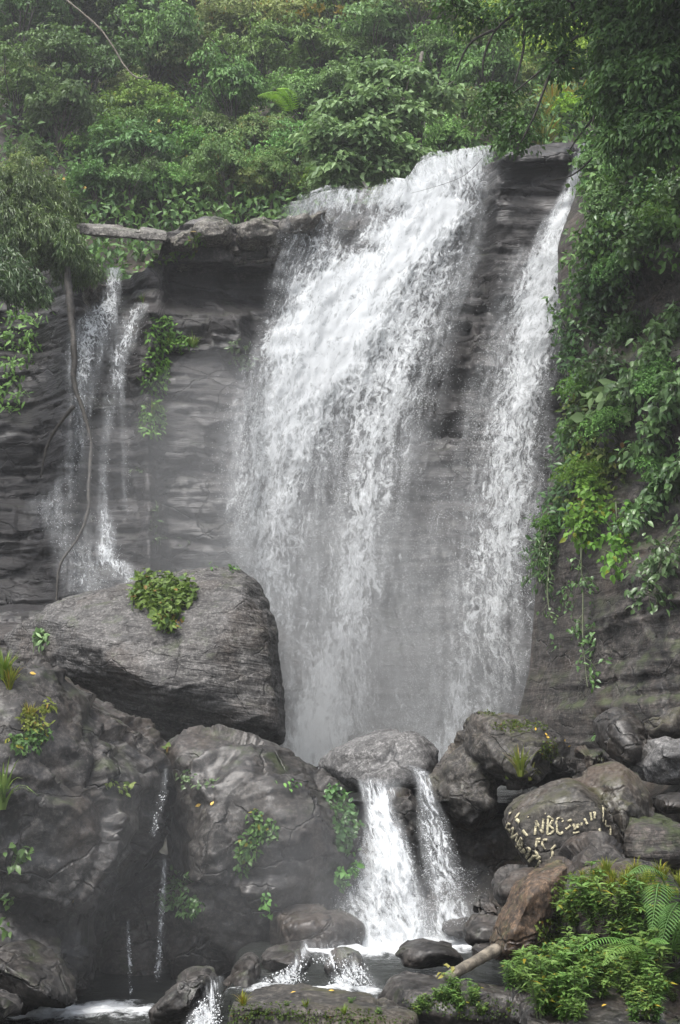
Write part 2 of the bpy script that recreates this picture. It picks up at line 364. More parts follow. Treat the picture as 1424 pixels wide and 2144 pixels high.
# ------------------------------------------------------------------ water materials
def fall_mat(name, sc=1.0, gain=3.2, lace=.5, bright=.69, thin=.10):
    k = NT(name); k.t.nodes.remove(k.b)
    fl = k.attr('flow').outputs['Vector']; de = k.math('MINIMUM', k.attr('dens').outputs['Fac'], 1.04)
    warp = k.noise(k.mapv(fl, scale=(1.1 * sc, .6 * sc, 1)), 1.3, 4, .6)
    wv = k.n('VectorMath', {'operation': 'ADD'}); k.set(wv.inputs[0], fl)
    wn = k.n('TexNoise'); k.set(wn.inputs['Vector'], k.mapv(fl, scale=(1, .7, 1))); wn.inputs['Scale'].default_value = 2.2 * sc; wn.inputs['Detail'].default_value = 3
    sv = k.n('VectorMath', {'operation': 'SCALE'}); k.set(sv.inputs[0], wn.outputs['Color']); sv.inputs['Scale'].default_value = .55 / sc
    k.t.links.new(sv.outputs[0], wv.inputs[1]); fw = wv.outputs[0]
    n1 = k.noise(k.mapv(fw, scale=(3.0 * sc, .85 * sc, 1)), 1.0, 7, .66)              # clumps
    n2 = k.noise(k.mapv(fw, scale=(13 * sc, 5.0 * sc, 1)), 1.0, 7, .78)                   # fine spray
    vo = k.n('TexVoronoi', {'feature': 'DISTANCE_TO_EDGE'}); k.set(vo.inputs['Vector'], k.mapv(fw, scale=(5.5 * sc, 2.8 * sc, 1))); vo.inputs['Scale'].default_value = 1
    lc = k.mr(vo.outputs['Distance'], .0, .22, 1, 0)                                     # filaments
    st = k.noise(k.mapv(fl, scale=(6 * sc, .8 * sc, 1)), 1.0, 5, .6)                   # long vertical streaks
    v = k.math('ADD', k.math('MULTIPLY', n1, .62), k.math('ADD', k.math('MULTIPLY', n2, 1.15), k.math('ADD', k.math('MULTIPLY', lc, .22 * lace), k.math('MULTIPLY', st, .25))))
    v = k.math('SUBTRACT', v, 1.065 + .10 * lace)
    a = k.math('ADD', k.math('MULTIPLY', v, gain), k.math('MULTIPLY', k.math('SUBTRACT', de, .5), 1.55))
    a = k.math('MULTIPLY', k.mr(a, -.18, .75), k.mr(de, .02, .16))
    a = k.math('MAXIMUM', a, k.math('MULTIPLY', k.mr(de, .02, .5), k.math('MULTIPLY', k.math('MULTIPLY', k.mr(st, .3, .7), k.mr(n2, .3, .62)), thin)))
    df = k.n('BsdfDiffuse'); df.inputs[0].default_value = (bright * .965, bright, bright * 1.02, 1)
    tl = k.n('BsdfTranslucent'); tl.inputs[0].default_value = (bright * .965, bright, bright * 1.02, 1)
    bp = k.n('Bump', Strength=.4, Distance=.06, Height=k.math('ADD', n1, k.math('MULTIPLY', n2, .5)))
    k.set(df.inputs['Normal'], bp)
    w = k.n('MixShader', i0=.35, i1=df.outputs[0], i2=tl.outputs[0])
    tr = k.n('BsdfTransparent')
    mx = k.n('MixShader', i0=a, i1=tr.outputs[0], i2=w.outputs[0]); k.set(k.out.inputs[0], mx)
    return k.m
M['fall'] = fall_mat('falling_white_water', 1.0, lace=.3, thin=.5, gain=3.6)
M['fall_core'] = fall_mat('dense_white_water', 1.25, gain=2.6, lace=.4, thin=.0)
M['fall_small'] = fall_mat('small_cascade_water', 2.0, gain=3.0, lace=.6, thin=.35)
k = NT('water_droplets'); k.b.inputs['Base Color'].default_value = (.78, .80, .81, 1); k.b.inputs['Roughness'].default_value = .35; M['drop'] = k.m

k = NT('stream_water')
gp = k.n('NewGeometry').outputs['Position']; fo = k.attr('foam').outputs['Fac']
n1 = k.noise(k.mapv(gp, scale=(3, 2.2, 2)), 1.5, 7, .68, .8); n2 = k.noise(gp, 16, 5, .7)
fm = k.mr(k.math('ADD', k.math('MULTIPLY', k.math('SUBTRACT', k.math('ADD', k.math('MULTIPLY', n1, .8), k.math('MULTIPLY', n2, .45)), .625), 3.6), k.math('MULTIPLY', k.math('SUBTRACT', fo, .55), 1.9)), -.1, .9)
k.set(k.b.inputs['Base Color'], k.mix(fm, (.020, .022, .020), (.58, .60, .61)))
k.set(k.b.inputs['Roughness'], k.mr(fm, 0, 1, .10, .7, False)); k.b.inputs['IOR'].default_value = 1.33
k.set(k.b.inputs['Normal'], k.n('Bump', Strength=.6, Distance=.08, Height=k.math('ADD', k.noise(k.mapv(gp, scale=(1, 2.4, 1)), 4, 4, .55), k.math('MULTIPLY', n2, .25))))
M['stream'] = k.m

# ------------------------------------------------------------------ cliff behind the falls
lip = lin([(-400, 600), (0, 590), (100, 560), (170, 560), (195, 572), (230, 586), (265, 584), (300, 570), (330, 540), (345, 500), (352, 490), (400, 463), (430, 452), (470, 458), (492, 468), (530, 458), (570, 462), (600, 452), (640, 446), (680, 428), (720, 421), (780, 425), (815, 408), (845, 412), (872, 370), (900, 356), (940, 353), (1000, 346), (1045, 336), (1060, 325), (1100, 310), (1130, 299), (1160, 296), (1215, 299), (1240, 310), (1300, 330), (1700, 330)])
def cliff_base(px, py):
    a = 30.6 - 4.2 * (py - 420) / 1180
    b = 29.6 - 2.2 * (py - 450) / 800
    w = ss(520, 720, px)
    Y = a * w + b * (1 - w)
    # light ledge left of the falls, then the face set back below it, then blocky steps
    Y = Y - .45 * box(px, py, 335, 640, 430, 500, 14, 10) - .3 * box(px, py, 300, 600, 500, 556, 16, 7)
    Y = Y - .45 * box(px, py, 285, 350, 560, 660, 12, 10)
    Y = Y + .5 * box(px, py, 350, 640, 560, 640, 20, 12)
    Y = Y - .5 * box(px, py, 310, 520, 655, 735, 10, 5) - .25 * box(px, py, 440, 505, 660, 730, 4, 4)
    Y = Y - .35 * box(px, py, 300, 540, 735, 1300, 30, 16)
    # channel of the thin cascade with ledges
    Y = Y + .45 * box(px, py, 165, 300, 560, 1300, 16, 30)
    Y = Y - .5 * ss(640, 655, py) * (1 - ss(300, 360, px)) - .4 * ss(728, 740, py) * (1 - ss(300, 340, px)) - .5 * ss(1045, 1060, py) * (1 - ss(300, 360, px)) - .4 * ss(1180, 1192, py) * box(px, py, 140, 300, 1100, 1500)
    # dark hollow at far left
    Y = Y + 1.3 * (1 - ss(60, 170, px)) * (1 - ss(1200, 1400, py))
    # dark bluff between the two falls stands steeper
    Y = Y - .5 * box(px, py, 1030, 1195, 310, 640, 16, 20)
    Y = Y - .6 * box(px, py, 1040, 1240, 280, 345, 16, 10)
    return Y
def cliff_disp(p):
    m = ss(.35, .7, vn(p * .33 + 9, 27))
    d = .34 * strata(p, 1.5, (.05, 0, 1), 3, .25, .22) + (.03 + .13 * m) * strata(p, .46, (.06, 0, 1), 8, .55, .5) + (.015 + .05 * m) * strata(p, .14, (.06, 0, 1), 12, .6, .7)
    return d + .22 * facets(p, 1.9, 91, .5, .5, (.7, .7, 1.8)) + .20 * facets(p, .7, 93, .5, .5, (.6, .6, 2.0)) + .30 * fbm(p * .45, 21, 3) + .10 * fbm(p * 1.6, 25, 3) + .04 * fbm(p * 4, 29, 3)
nc, nr = 400, 330
cx = np.linspace(-330, 1330, nc)
rows = []
for r in np.linspace(0, 1, nr):
    py = lip(cx) + (1740 - lip(cx)) * r
    rows.append(P(cx, py, cliff_base(cx, py)))
top = rows[0]
back = [top + np.array([0, d, z]) for d, z in ((4.5, .2), (2.6, -.05), (1.4, -.05), (.7, -.02), (.25, -.005))]
v = np.array(back + rows)
flat = v.reshape(-1, 3)
dd = cliff_disp(flat).reshape(v.shape[:2])
fade = np.ones(len(v)); fade[:5] = (.2, .3, .5, .8, 1)
v[..., 1] -= dd * fade[:, None]
v[5:, :, 2] += (.05 * fbm(v[5:].reshape(-1, 3) * 2.2, 51, 3)).reshape(nr, nc)
PYr = np.array([lip(cx)] * 5 + [lip(cx) + (1740 - lip(cx)) * r for r in np.linspace(0, 1, nr)]); PXr = np.broadcast_to(cx, PYr.shape)
soaked = np.maximum(box(PXr, PYr, 1010, 1330, 270, 900, 40, 60), .75 * box(PXr, PYr, 640, 1330, 560, 1500, 60, 120)); soaked = np.maximum(soaked, .8 * box(PXr, PYr, -400, 640, 575, 1300, 60, 20) + .4 * (1 - ss(100, 180, PXr)))
kind(mk('cliff_face', v.reshape(-1, 3), grid_faces(len(v), nc), M['cliff'], attrs={'soaked': np.clip(soaked, 0, 1).ravel()}), 'structure')
LIPX, LIPZ = top[:, 0].copy(), top[:, 2].copy()

# ------------------------------------------------------------------ hillside behind
def hill_z(X, Y):
    lz = np.interp(X, LIPX, LIPZ)
    lz = lz + .35 * np.maximum(0, np.abs(X) - 8)
    Y = np.asarray(Y, float)
    return lz - .5 + 1.02 * np.maximum(0, Y - 33.2) + np.minimum(0, Y - 33.2) * .15
hx = np.linspace(-48, 48, 150); hy = np.concatenate([np.linspace(31.5, 40, 30), np.linspace(40.5, 95, 60)])
HX, HY = np.meshgrid(hx, hy)
HZ = hill_z(HX, HY); q = np.stack([HX, HY, HZ], -1).reshape(-1, 3)
q[:, 2] += 1.2 * fbm(q * .22, 61, 4) * ss(32, 36, q[:, 1])
kind(mk('hillside', q, grid_faces(len(hy), len(hx))[:, ::-1], M['soil']), 'structure')
def hill_hit(px, py):
    Y = np.linspace(33, 90, 400); p = P(px, py, Y); z = hill_z(p[:, 0], Y)
    i = np.argmax(z > p[:, 2]); return Y[i] if (z > p[:, 2]).any() else 80.0

# ------------------------------------------------------------------ right-hand cliff, nearer than the falls
edge = lin([(-300, 1330), (200, 1262), (300, 1236), (345, 1222), (420, 1203), (470, 1182), (520, 1168), (600, 1167), (700, 1180), (850, 1192), (930, 1176), (1050, 1142), (1130, 1124), (1250, 1120), (1400, 1109), (1500, 1084), (1600, 1078), (1750, 1078)])
def side_Y(px, py):
    e = edge(py)
    return 24.0 - 6.5 * np.clip((px - e) / 420, 0, 1.6) ** .8 - .8 * (py - 900) / 700 + 1.2 * box(px, py, 1240, 1500, 560, 720, 40, 40) + .9 * box(px, py, 1250, 1500, 950, 1150, 60, 50)
nc2, nr2 = 190, 300
sr = np.linspace(-280, 1740, nr2); v = np.zeros((nr2, nc2, 3))
for i, py in enumerate(sr):
    e = edge(py)
    nb = 40
    t = np.linspace(1, 0, nb, endpoint=False)
    Yb = side_Y(e, py) + t * 7.0; bk = P(e + 10 + 0 * t, py, side_Y(e, py)); bk = np.repeat(bk[None], nb, 0) if bk.ndim == 1 else bk
    bk[:, 1] = Yb; bk[:, 0] = bk[:, 0] + t * 2.6
    px = e + np.linspace(0, 1, nc2 - nb) ** 1.1 * (1800 - e)
    v[i] = np.concatenate([bk, P(px, py + 0 * px, side_Y(px, py))])
fl = v.reshape(-1, 3)
d = .30 * strata(fl, .9, (-.12, 0, 1), 33, .2, .3) + .18 * strata(fl, .26, (-.12, 0, 1), 38, .25, .5) + .07 * strata(fl, .10, (-.12, 0, 1), 44, .3, .7) + .2 * facets(fl, 1.3, 94, .5, .5, (.8, .8, 1.5)) + .2 * facets(fl, .4, 95, .5, .5, (.7, .7, 1.8)) + .45 * fbm(fl * .5, 71, 4) + .06 * fbm(fl * 4, 77, 3)
d = (d.reshape(nr2, nc2) * (.25 + .75 * ss(0, 60, np.abs(np.arange(nc2) - 40.0)))[None]).ravel()
fl = fl + d[:, None] * np.array([-.35, -.93, 0])
kind(mk('side_cliff', fl, grid_faces(nr2, nc2), M['sidecliff']), 'structure')

# ------------------------------------------------------------------ stream bed and banks
gx = np.linspace(-32, 32, 200); gy = np.concatenate([np.linspace(-4, 18, 170), np.linspace(18.4, 34, 40)])
GX, GY = np.meshgrid(gx, gy)
def ground_z(X, Y):
    z = -.6 + 2.0 * ss(13.6, 16.2, Y)
    z = z - 1.3 * np.exp(-((X - 1.75) / .9) ** 2 - ((Y - 15.2) / 1.2) ** 2)
    z = z + 1.5 * ss(1.5, 2.6, X) * (1 - ss(8.5, 10.5, Y)) * (.6 + .4 * ss(4, 8, Y))
    z = z + 2.2 * ss(3.2, 6, X) + 2.5 * ss(3.4, 6.5, -X) 
    z = z + .35 * (1 - ss(6, 7.6, Y))
    return z
g = np.stack([GX, GY, ground_z(GX, GY)], -1).reshape(-1, 3)
g[:, 2] += .25 * fbm(g * .9, 81, 4)
kind(mk('ground', g, grid_faces(len(gy), len(gx))[:, ::-1], M['soil']), 'structure')

# ------------------------------------------------------------------ boulders
TMP = []
def rock(name, label, hulls, mat, vox=.045, smooth=2, disp=.05, bed=.03, tilt=(0, 0, 1), thick=.16, seed=1, cat='boulder', chip=.06, group=None, cuts=8, cutd=.028, fac=.28, crk=.6):
    """a boulder from one or more hulls of world points; faces chipped, bedded and worn"""
    bm = bmesh.new(); planes = []
    for pts in hulls:
        b = bmesh.new()
        for p in pts: b.verts.new(tuple(p))
        r = bmesh.ops.convex_hull(b, input=b.verts)
        junk = list({e for e in r['geom_interior'] + r['geom_unused'] if isinstance(e, bmesh.types.BMVert)})
        if junk: bmesh.ops.delete(b, geom=junk, context='VERTS')
        rsc = np.random.RandomState(seed * 7 + len(bm.verts) % 97); arr = np.array(pts, float); ctr = arr.mean(0); ext = np.ptp(arr, axis=0)
        for i in range(cuts):
            n_ = unit(rsc.randn(3) * np.array([1, 1, .8]) + np.array([0, -.45, .25])); vs = np.array([q.co[:] for q in b.verts])
            hmax = ((vs - ctr) @ n_).max(); delta = cutd * (np.abs(n_) @ ext) * (.3 + .9 * rsc.rand())
            bmesh.ops.bisect_plane(b, geom=b.verts[:] + b.edges[:] + b.faces[:], dist=1e-5, plane_co=tuple(ctr + n_ * (hmax - delta)), plane_no=tuple(n_), clear_outer=True)
            op = [e for e in b.edges if e.is_boundary]
            if op: bmesh.ops.holes_fill(b, edges=op, sides=0)
        bmesh.ops.recalc_face_normals(b, faces=b.faces)
        b.normal_update(); planes.append((np.array([q.normal[:] for q in b.faces]), np.array([q.normal.dot(q.calc_center_median()) for q in b.faces])))
        me = bpy.data.meshes.new('t'); b.to_mesh(me); b.free(); bm.from_mesh(me); bpy.data.meshes.remove(me)
    me = bpy.data.meshes.new('t'); bm.to_mesh(me); bm.free()
    o = bpy.data.objects.new('t', me); COL.objects.link(o)
    m = o.modifiers.new('r', 'REMESH'); m.mode = 'VOXEL'; m.voxel_size = vox
    dg = bpy.context.evaluated_depsgraph_get(); ev = o.evaluated_get(dg); e = ev.to_mesh()
    n = len(e.vertices); v = np.empty(n * 3, np.float32); e.vertices.foreach_get('co', v); v = v.reshape(-1, 3).astype(float)
    nn = np.empty(n * 3, np.float32); e.vertices.foreach_get('normal', nn); nn = nn.reshape(-1, 3).astype(float)
    e.calc_loop_triangles()
    f = np.empty(len(e.loop_triangles) * 3, np.int32); e.loop_triangles.foreach_get('vertices', f); f = f.reshape(-1, 3)
    ev.to_mesh_clear(); bpy.data.objects.remove(o); bpy.data.meshes.remove(me)
    kk = vox * (.28 + .22 * smooth)                       # edge rounding
    for it in range(3):                                   # settle the surface exactly onto the rounded hulls
        bs = None
        for N_, D_ in planes:
            val = (v @ N_.T - D_) / kk; mx_ = val.max(1, keepdims=True); ex = np.exp(val - mx_); sm = ex.sum(1, keepdims=True)
            sd2 = (kk * (mx_ + np.log(sm)))[:, 0]; gr = (ex / sm) @ N_
            if bs is None: bs, bg_ = sd2, gr
            else:
                m_ = (sd2 < bs); bg_ = np.where(m_[:, None], gr, bg_); bs = np.where(m_, sd2, bs)
        gl = np.maximum((bg_ * bg_).sum(1), .15); v = v - bg_ * (np.clip(bs, -3 * vox, 3 * vox) / gl)[:, None]
    nn = unit(bg_)
    q = v + seed * 7.31
    # flat chips: worley-like cells each tilting the surface its own way
    cell = np.floor(q / .55 + .5 * fbm(q * 1.3, seed, 2)[:, None]).astype(np.int64)
    loc = q / .55 - cell - .5
    gx_ = np.stack([h3(cell[:, 0], cell[:, 1], cell[:, 2], seed + i) - .5 for i in range(3)], 1)
    d = disp * .45 * fbm(q * .8, seed, 3) + disp * .35 * fbm(q * 5, seed + 7, 3)
    d = d + bed * 2 * strata(q, thick, tilt, seed + 11, .8, .5) + bed * strata(q, thick * .35, tilt, seed + 13, .8, .8)
    d = d - chip * ss(.60, .68, vn(q * 1.1, seed + 19) + .12 * fbm(q * 4, seed + 23, 2))
    for fr, dp in ((.7, .05), (1.6, .022)):          # cracks
        cr = np.abs(vn(q * fr * np.array([1, 1, 1.3]) + .35 * fbm(q * 2.2, seed + 41, 3)[:, None], seed + 37) - .5)
        d = d - crk * dp * np.exp(-(cr / .018) ** 2) * ss(.4, .6, vn(q * .9, seed + 43))
    d = d + fac * (facets(q, .95, seed + 51, .60, .16, (1, 1, 1.3)) + facets(q, .30, seed + 53, .45, .20, (1, 1, 1.5))) + .012 * fbm(q * 12, seed + 47, 3)
    v = v + nn * d[:, None]
    org = np.array([v[:, 0].mean(), v[:, 1].mean(), v[:, 2].min()])
    ob = mk(name, v, f, mat, None, org)
    tag(ob, label, cat, group)
    TMP.append((ob, BVHTree.FromPolygons(v.tolist(), f.tolist())))
    return ob
def H(sil, Y, front=(), thick=1.5, shrink=.85, dyb=None):
    """hull points: outline at depth Y, ridge points (px,py,depth) in front, a smaller outline behind"""
    s = np.array([q[:2] for q in sil], float); c = s.mean(0)
    ys = np.array([q[2] if len(q) > 2 else Y for q in sil], float)
    pts = [P(s[:, 0], s[:, 1], ys)]
    ys = ys + thick * .22 * (np.random.RandomState(int(abs(s[0, 0] + s[0, 1])) % 9999).rand(len(s)) - .6)
    b = P(c[0] + (s[:, 0] - c[0]) * shrink, c[1] + (s[:, 1] - c[1]) * shrink, ys); b[:, 1] += thick
    pts.append(b)
    if len(front):
        f = np.array(front, float); pts.append(P(f[:, 0], f[:, 1], f[:, 2]))
    return np.concatenate(pts)
BIGTILT = (-.20, 0, 1)
b_big = rock('boulder', 'huge pale grey bedded boulder with a leafy green clump on top, beside the falls',
    [H([(-10, 1330), (60, 1295), (112, 1256), (150, 1240), (280, 1226), (335, 1207), (385, 1188), (430, 1184), (495, 1183), (540, 1210), (568, 1248), (580, 1295), (592, 1380), (602, 1470), (606, 1520), (598, 1560), (520, 1590), (330, 1590), (200, 1500), (110, 1440), (20, 1400)], 21.6,
       front=[(120, 1290, 20.6), (260, 1265, 20.4), (400, 1240, 20.2), (500, 1235, 20.2), (555, 1330, 20.0), (580, 1450, 19.9), (588, 1530, 20.0), (520, 1518, 19.5), (430, 1462, 19.2), (330, 1440, 19.2), (255, 1405, 19.4), (200, 1345, 19.7)], thick=2.6)],
    M['pale_rock'], vox=.055, smooth=1, disp=.06, bed=.036, tilt=BIGTILT, thick=.30, seed=3, chip=.03, fac=.10, cuts=5, crk=.6)
b_left = rock('boulder', 'massive dark wet rock face filling the lower left, with grass on its ledges',
    [H([(-120, 1330), (0, 1352), (60, 1387), (130, 1422), (186, 1477), (216, 1542), (282, 1577), (342, 1602), (346, 1640), (300, 1660), (300, 1770), (262, 1862), (205, 1962), (60, 1900), (-120, 1880)], 12.8,
       front=[(20, 1430, 12.2), (120, 1500, 12.0), (230, 1590, 12.1), (290, 1650, 12.2), (285, 1760, 12.0), (240, 1860, 11.9), (190, 1930, 11.8), (60, 1700, 11.5), (150, 1700, 11.6), (-60, 1600, 11.3), (20, 1860, 11.5)], thick=2.2),
     H([(-120, 1860), (20, 1885), (110, 1925), (208, 1965), (196, 2010), (170, 2085), (150, 2130), (-120, 2130)], 12.5, front=[(30, 1960, 11.7), (120, 1985, 11.8), (150, 2050, 11.8), (0, 2060, 11.6)], thick=1.6)],
    M['wet_rock'], vox=.042, smooth=2, disp=.09, bed=.02, tilt=(.5, .2, 1), thick=.35, seed=5, chip=.08, fac=.36)
rock('boulder', 'rounded dark lichen spotted boulder at the bottom left water edge',
    [H([(-60, 1965), (20, 1965), (50, 1972), (85, 2000), (115, 2040), (150, 2075), (160, 2110), (60, 2125), (-60, 2125)], 11.4, front=[(0, 2010, 10.9), (60, 2030, 10.9), (100, 2080, 10.9)], thick=.9)], M['wet_rock'], vox=.035, smooth=2, disp=.05, bed=.012, seed=9)
rock('boulder', 'small dark rock cut off by the bottom left corner',
    [H([(-60, 2085), (10, 2088), (35, 2105), (48, 2150), (-60, 2170)], 9.4, front=[(0, 2120, 9.1)], thick=.5)], M['wet_rock'], vox=.03, smooth=2, disp=.03, bed=.01, seed=10)
b_mid = rock('boulder', 'large dark boulder draped with small leafy plants, in the middle left of the small falls',
    [H([(325, 1590), (345, 1552), (372, 1540), (440, 1531), (500, 1536), (600, 1568), (662, 1604), (730, 1648), (770, 1680), (781, 1722), (762, 1780), (742, 1830), (726, 1890), (722, 1985, 13.6), (560, 2055, 13.3), (440, 2072, 13.4), (345, 2082, 13.5), (328, 1880), (326, 1700)], 14.2,
       front=[(400, 1600, 13.6), (500, 1610, 13.4), (580, 1640, 13.3), (690, 1700, 13.3), (740, 1740, 13.5), (600, 1760, 12.9), (480, 1720, 12.9), (380, 1740, 13.2), (700, 1850, 13.4), (560, 1900, 13.1), (430, 1900, 13.1)], thick=1.5)],
    M['wet_rock'], vox=.045, smooth=2, disp=.08, bed=.02, tilt=(.2, .1, 1), thick=.3, seed=12, chip=.07, fac=.3)
rock('boulder', 'dark recessed rock in the hollow under the plant-draped boulder',
    [H([(150, 1980), (220, 1840), (330, 1780), (400, 1850), (420, 2060), (340, 2095), (160, 2112)], 14.6, front=[(300, 1900, 14.3), (330, 2085, 13.6), (220, 2095, 13.6)], thick=1)], M['wet_rock'], vox=.055, smooth=2, disp=.08, bed=.02, seed=14)
rock('boulder', 'low square wet block at the foot of the small waterfall, left side',
    [H([(572, 1915), (620, 1902), (720, 1912), (762, 1938), (765, 1985), (700, 2000), (575, 1995)], 13.1, front=[(600, 1930, 12.7), (700, 1935, 12.7), (705, 1990, 12.7), (600, 1990, 12.7)], thick=.6)], M['wet_rock'], vox=.03, smooth=2, disp=.03, bed=.012, seed=15, fac=.12, cuts=3)
rock('boulder', 'smooth pale grey slab of rock just below the main falls',
    [H([(658, 1592), (722, 1553), (800, 1525), (850, 1518), (892, 1525), (912, 1550), (938, 1582), (928, 1612), (905, 1655), (860, 1662), (770, 1668), (700, 1650), (662, 1612)], 17.6,
       front=[(760, 1560, 17.2), (850, 1535, 17.1), (880, 1560, 16.9), (900, 1610, 16.8), (860, 1652, 16.9), (715, 1622, 17.1), (770, 1655, 16.9)], thick=1.6)],
    M['smooth_rock'], vox=.045, smooth=2, disp=.04, bed=.012, tilt=(-.5, 0, 1), thick=.22, seed=17, chip=.02, fac=.10, cuts=4)
b_moss = rock('boulder', 'square mossy boulder wedged above the lettered rock, grass tuft on its face',
    [H([(1000, 1489), (1022, 1478), (1052, 1490), (1130, 1525), (1168, 1562), (1152, 1592), (1132, 1632), (1090, 1656), (1040, 1640), (1012, 1592), (962, 1556)], 15.9,
       front=[(1028, 1540, 15.35), (1055, 1510, 15.4), (1140, 1558, 15.2), (1122, 1612, 15.0), (1085, 1640, 15.0), (1040, 1600, 15.05)], thick=1.2),
     H([(955, 1556), (1012, 1560), (1052, 1640), (1045, 1706), (1020, 1742), (985, 1757), (940, 1732), (903, 1684), (897, 1642), (930, 1590)], 16.0,
       front=[(965, 1590, 15.6), (1005, 1600, 15.5), (1025, 1690, 15.4), (985, 1735, 15.5), (930, 1660, 15.6)], thick=1.2)],
    M['mossy_rock'], vox=.036, smooth=2, disp=.05, bed=.02, tilt=(.3, 0, 1), thick=.3, seed=19, chip=.04, cuts=1, fac=.24)
rock('boulder', 'dark wedge of rock behind the square mossy boulder, strewn with fallen leaves',
    [H([(1040, 1500), (1120, 1505), (1200, 1548), (1228, 1590), (1232, 1622), (1200, 1650), (1120, 1650), (1060, 1600)], 17.0, front=[(1160, 1580, 16.5), (1200, 1600, 16.5)], thick=1.2)], M['wet_rock'], vox=.045, smooth=2, disp=.05, bed=.02, seed=21)
rock('boulder', 'small brown block between the dark wedge and the wet grey boulder',
    [H([(1222, 1572), (1270, 1560), (1292, 1580), (1292, 1612), (1250, 1630), (1226, 1622)], 16.8, front=[(1240, 1580, 16.5), (1280, 1585, 16.5)], thick=.6)], M['sidecliff'], vox=.035, smooth=2, disp=.03, bed=.02, seed=22)
rock('boulder', 'tilted shiny wet grey boulder at the foot of the right cliff',
    [H([(1268, 1560), (1270, 1510), (1300, 1494), (1320, 1500), (1342, 1540), (1362, 1560), (1352, 1600), (1330, 1608), (1290, 1590)], 16.2, front=[(1300, 1530, 15.8), (1335, 1570, 15.7), (1320, 1600, 15.7)], thick=.9)], M['wet_rock'], vox=.035, smooth=2, disp=.04, bed=.015, seed=23)
rock('boulder', 'small mossy dark rock on the right edge above the rounded boulder',
    [H([(1342, 1530), (1350, 1500), (1385, 1482), (1440, 1470), (1460, 1540), (1390, 1552), (1355, 1548)], 16.6, front=[(1385, 1515, 16.2)], thick=.7)], M['mossy_rock'], vox=.035, smooth=2, disp=.05, bed=.01, seed=24)
rock('boulder', 'rounded grey boulder cut by the right edge above the lettered rock',
    [H([(1338, 1610), (1352, 1568), (1380, 1538), (1420, 1530), (1500, 1530), (1520, 1640), (1424, 1665), (1370, 1660)], 15.2, front=[(1380, 1580, 14.8), (1440, 1570, 14.7), (1420, 1640, 14.8)], thick=.9)], M['smooth_rock'], vox=.035, smooth=2, disp=.04, bed=.01, seed=25, fac=.10)
rock('boulder', 'wet shining ledge at the right edge below the rounded boulder',
    [H([(1372, 1665), (1420, 1655), (1520, 1650), (1520, 1720), (1385, 1705)], 14.6, front=[(1400, 1685, 14.3)], thick=.8)], M['wet_rock'], vox=.035, smooth=2, disp=.03, bed=.01, seed=26, fac=.25)
rock('boulder', 'dark streaked square rock right of the lettered boulder',
    [H([(1290, 1700), (1380, 1695), (1440, 1712), (1520, 1740), (1520, 1820), (1300, 1815)], 13.6, front=[(1330, 1720, 13.2), (1400, 1730, 13.2), (1400, 1800, 13.1), (1320, 1800, 13.1)], thick=.7)], M['sidecliff'], vox=.035, smooth=2, disp=.04, bed=.015, seed=27)
b_graf = rock('boulder', 'brown boulder with cream painted lettering beside the small falls',
    [H([(1058, 1722), (1068, 1692), (1130, 1652), (1172, 1630), (1212, 1628), (1252, 1650), (1284, 1700), (1292, 1790), (1200, 1815), (1150, 1834), (1112, 1832), (1078, 1792)], 13.8,
       front=[(1085, 1712, 13.3), (1150, 1672, 13.3), (1215, 1662, 13.25), (1262, 1700, 13.15), (1262, 1785, 13.1), (1140, 1818, 13.2), (1090, 1770, 13.3)], thick=1.0),
     H([(1205, 1640), (1262, 1600), (1302, 1593), (1342, 1620), (1376, 1660), (1383, 1700), (1345, 1714), (1335, 1795), (1240, 1800)], 14.1, front=[(1270, 1625, 13.7), (1310, 1615, 13.7), (1350, 1665, 13.7), (1300, 1700, 13.4), (1310, 1790, 13.4)], thick=.9)],
    M['mossy_rock'], vox=.028, smooth=2, disp=.035, bed=.010, tilt=(.2, .1, 1), thick=.3, seed=29, chip=.02, fac=.14, cuts=1, crk=.5)
b_slab = rock('slab', 'leaning rust brown slab of rock on the right bank by the grey log',
    [H([(1192, 1812), (1140, 1828), (1098, 1856), (1080, 1888), (1054, 1932), (1032, 1992), (1034, 2010), (1072, 2022), (1118, 2008), (1146, 1962), (1170, 1905), (1190, 1850)], 9.9, front=[(1150, 1850, 9.8), (1112, 1874, 9.74), (1070, 1960, 9.72), (1050, 1998, 9.74), (1110, 1992, 9.76), (1150, 1900, 9.78)], thick=.35, shrink=.98)],
    M['brown_slab'], vox=.02, smooth=0, disp=.012, bed=.005, tilt=(.6, .7, .3), thick=.1, seed=31, chip=.012, cat='rock', cuts=0, fac=.10, crk=.15)
rock('boulder', 'dark rock bulk behind the rust brown slab on the right bank',
    [H([(1110, 1880), (1150, 1820), (1210, 1800), (1260, 1830), (1260, 1960), (1180, 2010), (1100, 2010)], 10.7, front=[(1190, 1850, 10.4), (1220, 1900, 10.3), (1150, 1980, 10.3)], thick=.9)], M['wet_rock'], vox=.028, smooth=2, disp=.05, bed=.015, seed=33)
rock('boulder', 'dark rough rock in front of the painted letters, its base under grass',
    [H([(1192, 1822), (1206, 1790), (1240, 1762), (1274, 1755), (1304, 1775), (1325, 1805), (1340, 1900), (1200, 1900)], 11.9, front=[(1222, 1795, 11.6), (1262, 1775, 11.7), (1285, 1825, 11.45), (1235, 1845, 11.5), (1250, 1805, 11.48)], thick=.6)], M['wet_rock'], vox=.026, smooth=2, disp=.05, bed=.008, seed=134, cuts=4, fac=.2)
